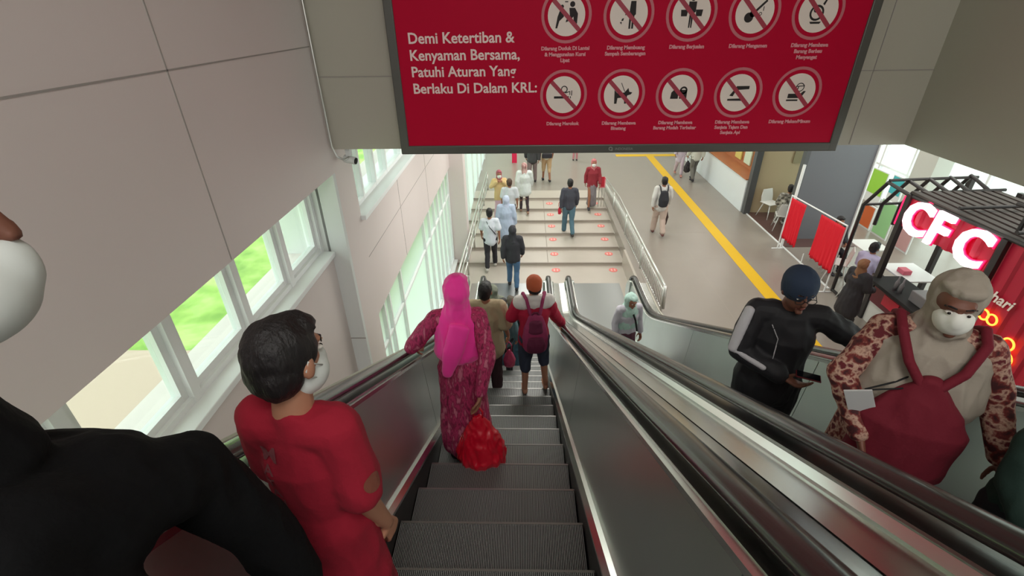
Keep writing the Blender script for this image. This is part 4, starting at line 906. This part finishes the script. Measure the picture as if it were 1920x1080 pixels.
def chair(x, y, rz, label):
    r = empty('shell_chair', (x, y, 0), rz); tag(r, label, 'chair', None); m = mat('chair_white', (224, 224, 220), .4)
    bm = NB(); boxr(bm, -.21, .21, -.20, .20, .43, .455); obj('seat', bm, m, r, bevel=.02)
    bm = NB(); prism(bm, [(-.21, .44), (-.235, .60), (-.255, .80), (-.235, .80), (-.21, .60), (-.185, .44)], 'x', -.20, .20)
    for v in bm.verts:
        if v.co.z > .7: v.co.x *= .82
        v.co.y += .25*v.co.x*v.co.x*4
    obj('backrest', bm, m, r, bevel=.01)
    for sx in (-1, 1):
        for sy in (-1, 1):
            bm = NB(); tube(bm, [(sx*.13, sy*.12, .43), (sx*.22, sy*.22, 0)], [.016, .011], 8); obj('leg', bm, m, r, smooth=True)
    return r
chair(7.2, 13.55, R(200), 'white shell chair just inside the small shop with slim legs')
chair(7.15, 12.60, R(-20), 'white shell chair under the seated person in grey patterned clothes')
chair(6.95, 8.83, R(-70), 'white chair under the seated lavender shirt beside the kiosk')
chair(7.2, 10.47, R(180), 'white chair under the dark clothed person behind the red cloths')
chair(7.02, 9.75, R(60), 'white chair behind the wide red cloth')
def table(x, y, w_, d_, z, m, name, label):
    r = empty(name, (x, y, 0)); tag(r, label, 'table')
    bm = NB(); boxr(bm, -w_/2, w_/2, -d_/2, d_/2, z-.03, z); obj('tabletop', bm, m, r, bevel=.005)
    for sx in (-1, 1):
        for sy in (-1, 1):
            bm = NB(); tube(bm, [(sx*(w_/2-.06), sy*(d_/2-.06), z-.03), (sx*(w_/2-.05), sy*(d_/2-.05), 0)], .015, 8); obj('leg', bm, M_rail, r)
table(7.95, 13.3, .6, .6, .75, mat('table_green', (166, 196, 160), .4), 'shop_table', 'pale green square table inside the small shop')
table(7.75, 8.7, .7, .8, .74, M_frame, 'dining_table', 'white table beside the kiosk in front of the seated lavender shirt')
table(7.75, 10.0, .6, .6, .74, MATS['chair_white'], 'dining_table', 'white table behind the red cloths')
bm = NB(); box(bm, (7.6, 8.65, .787), (.16, .2, .09)); tag(obj('food_box', bm, mat('box_pink', (220, 110, 130), .6), bevel=.01), 'pink food box on the white table beside the kiosk', 'box')
r = empty('display_stand', (8.1, 12.25, 0), 0); tag(r, 'white display stand with shelves standing in the small shop', 'stand')
bm = NB(); boxr(bm, -.3, .3, .2, .25, .9, 2.0); obj('back_panel', bm, mat('panel_mist', (216, 222, 224), .5), r)
for z in (.9, 1.2): 
    bm = NB(); boxr(bm, -.3, .3, -.05, .2, z, z+.03); obj('shelf', bm, MATS['panel_mist'], r)
for sx in (-1, 1):
    bm = NB(); tube(bm, [(sx*.28, .22, 0), (sx*.28, .22, .9)], .015, 6); obj('leg', bm, M_rail, r)
# white post beside the first red cloth and the cloth rack
bm = NB(); boxr(bm, 6.62, 6.67, 11.42, 11.48, 0, 2.15); tag(obj('door_post', bm, M_frame, bevel=.005), 'slim white post at the corner of the small shop', 'post')
r = empty('cloth_rack', (6.52, 10.2, 0)); tag(r, 'white tubular rack holding two red cloths beside the tables', 'rack')
bm = NB(); tube(bm, [(0, 1.18, 0), (0, 1.18, 1.42), (0, -1.04, 1.55), (0, -1.04, 0)], .018, 8); obj('rack_frame', bm, M_frame, r, smooth=False)
for y in (1.18, .05, -1.04):
    bm = NB(); tube(bm, [(-.14, y, .01), (.14, y, .01)], .016, 8); tube(bm, [(0, y, .01), (0, y, .4)], .012, 8); obj('rack_foot', bm, M_frame, r)
def cloth_panel(y0, y1, z0, z1, z1b, label):
    bm = NB(); n = 40; m = 14; T = []
    for side in (0, 1):
        g = []
        for i in range(n+1):
            y = y0+(y1-y0)*i/n; row = []
            for j in range(m+1):
                t = j/m; zt = z1+(z1b-z1)*i/n; z = zt+(z0-zt)*t+(.02*math.sin(i*.8) if j == m else 0)
                row.append(bm.verts.new((6.48+.018*math.sin(i*1.1)*t+.012*math.sin(i*2.3+t*3)-.006*side, y, z)))
            g.append(row)
        T.append(g)
    for g in T:
        for i in range(n):
            for j in range(m): bm.faces.new((g[i][j], g[i+1][j], g[i+1][j+1], g[i][j+1]))
    for i in range(n):
        for j in (0, m): bm.faces.new((T[0][i][j], T[0][i+1][j], T[1][i+1][j], T[1][i][j]))
    for j in range(m):
        for i in (0, n): bm.faces.new((T[0][i][j], T[0][i][j+1], T[1][i][j+1], T[1][i][j]))
    tag(obj('red_cloth', bm, mat('cloth_scarlet', (222, 10, 40), .7), smooth=True), label, 'cloth')
cloth_panel(11.28, 10.62, .38, 1.40, 1.44, 'narrow pleated bright red cloth hanging on the rack nearest the small shop')
cloth_panel(10.0, 9.12, .48, 1.47, 1.52, 'wide flat bright red cloth hanging on the rack nearest the kiosk')

def kiosk():
    r = empty('food_kiosk', (6.73, 7, 0)); tag(r, 'red container food kiosk with glowing CFC letters and a black pipe pergola roof', 'kiosk'); I = Matrix.Translation((-6.73, -7, 0))
    def P(o): o.parent = r; o.matrix_parent_inverse = I; return o
    pipe = mat('pipe_black', (50, 46, 46), .45, .3); red = mat('container_red', (176, 18, 52), .4)
    # corrugated container walls
    def corr(y0, y1, z0, z1, name):
        bm = NB(); pts = []; y = y0; k = 0
        while y < y1-1e-6:
            x = 6.73+(.0 if k % 2 else .035); pts += [(x, y), (x, min(y+.09, y1))]; y += .12; k += 1
        pts += [(6.80, y1), (6.80, y0)]; prism(bm, pts, 'z', z0, z1); P(obj(name, bm, red))
    corr(4.2, 6.25, 0, 2.55, 'container_wall'); corr(6.25, 8.16, 1.98, 2.55, 'fascia')
    bm = NB(); boxr(bm, 6.73, 6.80, 6.25, 8.16, 0, .84); P(obj('counter_front', bm, mat('kiosk_white', (220, 218, 214), .5)))
    bm = NB(); boxr(bm, 6.55, 7.2, 6.2, 8.2, .86, .92); P(obj('counter_top', bm, M_dark, bevel=.006))
    bm = NB(); boxr(bm, 6.69, 6.725, 7.1, 8.1, .45, .84); P(obj('counter_sign', bm, mat('kiosk_maroon', (96, 20, 36), .4)))
    bm = NB(); boxr(bm, 6.68, 6.688, 7.4, 7.8, .55, .75); P(obj('counter_emblem', bm, mat('emblem_red', (200, 30, 60), .4)))
    for y, x in ((8.18, 6.73), (6.27, 6.73), (8.18, 8.6), (9.22, 8.6)):
        bm = NB(); boxr(bm, x-.045, x+.045, y-.05, y+.05, 0, 2.55); P(obj('post', bm, pipe, bevel=.005))
    # hoops: post, slanting shoulder and long ridge pipe towards the viewer
    for i in range(5):
        x = 6.73+.36*i
        bm = NB(); base = 0 if i == 0 else 1.55
        tube(bm, [(x, 9.22, base), (x, 9.22, 1.98), (x, 8.80, 2.56+.03*i), (x, 8.25, 2.52), (x, 4.2, 2.62)], .035, 8); P(obj('hoop_pipe', bm, pipe, smooth=False))
    for y, z in ((9.22, 1.98), (8.8, 2.60), (8.2, 2.56), (7.2, 2.66), (6.2, 2.68), (5.2, 2.70)):
        bm = NB(); tube(bm, [(6.73, y, z), (8.3, y, z+.05)], .028, 8); P(obj('cross_pipe', bm, pipe))
    bm = NB(); tube(bm, [(6.73, 9.22, .03), (6.73, 8.2, .03)], .03, 8); P(obj('floor_pipe', bm, pipe))
    slat = mat('roof_slats', (66, 58, 54), .7, var=.2, vscale=5, stretch=(4, .3, 1))
    for k in range(9):
        bm = NB(); x = 6.72+.17*k; boxr(bm, x, x+.11, 4.2, 8.2, 2.56, 2.60); P(obj('roof_slat', bm, slat))
    # raised roof rails
    for k, (dy, z) in enumerate(((4.3, 3.0), (5.4, 2.98), (6.4, 2.95))):
        bm = NB(); tube(bm, [(6.95, dy, 2.6), (6.95, dy, z), (8.5, dy, z), (8.5, dy, 2.6)], .03, 8); P(obj('roof_rail', bm, pipe))
    bm = NB(); tube(bm, [(8.5, 4.2, 3.0), (8.5, 8.8, 2.9)], .03, 8); tube(bm, [(6.95, 4.2, 3.0), (6.95, 6.6, 2.95)], .03, 8); P(obj('roof_rail', bm, pipe))
    # glowing letters, their pink halo modelled as an emissive copy behind
    wl = mat('letter_glow', (255, 235, 238), .4, emit=(255, 226, 236), es=1.6); pk = mat('letter_halo', (235, 20, 90), .4, emit=(255, 20, 90), es=.9)
    for ch, y in (('C', 8.12), ('F', 7.53), ('C', 6.98)):
        for off, th, m_, xx, nme in ((.035, .01, pk, 6.715, 'letter_halo_copy'), (.016, .03, wl, 6.67, 'letter')):
            me = text_mesh(ch, .80, th, off, shear=.12); M_ = Matrix(((0, 0, -1, xx), (-1, 0, 0, y), (0, 1, 0, 1.98), (0, 0, 0, 1)))
            me.transform(M_); P(objm(nme, me, m_))
    me = text_mesh('hari', .22, .004, .004, shear=.25); me.transform(Matrix(((0, 0, -1, 6.715), (-1, 0, 0, 6.08), (0, 1, 0, 1.70), (0, 0, 0, 1)))); P(objm('script_lettering', me, M_white))
    neon = mat('neon_orange', (255, 150, 60), .4, emit=(255, 140, 50), es=2.2)
    for (y, z, rr) in ((6.02, 1.47, .075), (5.88, 1.47, .075), (5.52, 1.30, .085), (5.46, 1.10, .10)):
        bm = NB(); tube(bm, [(6.70, y+rr*math.cos(t), z+rr*math.sin(t)) for t in [2*PI*i/20 for i in range(20)]], .014, 8, True); P(obj('neon_loop', bm, neon, smooth=True))
    bm = NB(); tube(bm, [(6.70, 6.0, 1.9), (6.70, 5.85, 2.0)], .02, 6); bm.free()
    # side lamp panel left of the letters
    bm = NB(); boxr(bm, 6.80, 6.86, 8.24, 8.42, 1.9, 2.45); P(obj('side_light_panel', bm, pk, bevel=.02))
    # back wall
    bm = NB(); boxr(bm, 8.62, 8.70, 4.2, 8.2, 0, 2.5); P(obj('back_wall', bm, mat('kiosk_cream', (206, 196, 188), .6)))
    bm = NB(); boxr(bm, 8.58, 8.61, 7.0, 7.9, 1.2, 1.8); P(obj('menu_board', bm, mat('menu_aqua', (170, 214, 206), .5)))
    bm = NB(); boxr(bm, 8.58, 8.61, 6.3, 6.8, 1.1, 1.8); P(obj('menu_board', bm, mat('menu_blue', (60, 150, 196), .5)))
    bm = NB(); boxr(bm, 8.3, 8.6, 6.3, 8.0, .86, .92); P(obj('back_shelf', bm, M_dark))
kiosk()
# things on the kiosk counter
def cn(name, bm, m, label, cat, **k): return tag(obj(name, bm, m, **k), label, cat)
bm = NB(); box(bm, (6.85, 7.15, 1.03), (.3, .34, .20)); cn('card_reader', bm, mat('machine_grey', (110, 106, 108), .4), 'grey till machine on the kiosk counter', 'machine', bevel=.015)
bm = NB(); box(bm, (6.78, 6.8, .98), (.22, .24, .11)); cn('tissue_box', bm, M_frame, 'white box on the kiosk counter beside the till', 'box', bevel=.01)
for i, y in enumerate((7.68, 7.56)):
    bm = NB(); tube(bm, [(6.72, y, .92), (6.72, y, 1.07), (6.72, y, 1.13), (6.72, y, 1.2)], [.035, .035, .014, .013], 12); cn('sauce_bottle', bm, mat('bottle_grey', (120, 116, 120), .3), 'dark sauce bottle on the kiosk counter, %s the standing customer' % ('nearest' if i == 0 else 'second from'), 'bottle', smooth=True)
# posters hanging beyond the kiosk
for (x, y, z0, z1, w_, c, l) in ((9.5, 12.75, .05, .62, .5, (236, 116, 60), 'orange poster board standing beyond the kiosk seats'), (9.5, 12.1, .05, .95, .6, (168, 226, 160), 'pale green poster board beyond the kiosk seats'), (9.5, 11.35, .05, .85, .7, (222, 176, 176), 'dusty pink poster board beyond the kiosk seats'), (10.9, 14.75, .3, 1.0, .8, (160, 220, 70), 'lime poster board in front of the right windows'), (10.9, 13.9, .55, 1.05, .5, (70, 190, 200), 'turquoise poster board beside the pale square column')):
    bm = NB(); boxr(bm, x, x+.03, y-w_/2, y+w_/2, .001, z1+.03); bm2 = NB(); boxr(bm2, x-.006, x, y-w_/2+.03, y+w_/2-.03, z0, z1)
    rr = tag(obj('poster_board', bm, M_frame), l, 'poster'); obj('poster_print', bm2, mat('poster_'+l.split()[0]+l.split()[1], c, .5), rr)
# queue stand on the steps (red headed post)
r = empty('queue_stand', (2.45, 14.7, -.075)); tag(r, 'slim barrier stand with a red sign head at the top of the steps', 'stand')
for dx in (-.09, 0, .09):
    bm = NB(); tube(bm, [(dx, 0, 0), (dx, 0, .65)], .012, 6); obj('leg', bm, M_rail, r)
bm = NB(); boxr(bm, -.09, .09, -.02, .02, .62, .95); obj('sign_head', bm, mat('stand_pink', (226, 130, 140), .5), r, bevel=.01)
bm = NB(); boxr(bm, -.05, .05, -.03, -.021, .66, .98); obj('sign_stripe', bm, mat('stand_red', (200, 40, 60), .5), r)
bm = NB(); boxr(bm, -.50, -.30, 19.6, 19.65, .0, .9); cn('standing_banner', bm, mat('banner_red', (222, 30, 80), .6), 'small bright red standing banner far in the hall', 'banner')
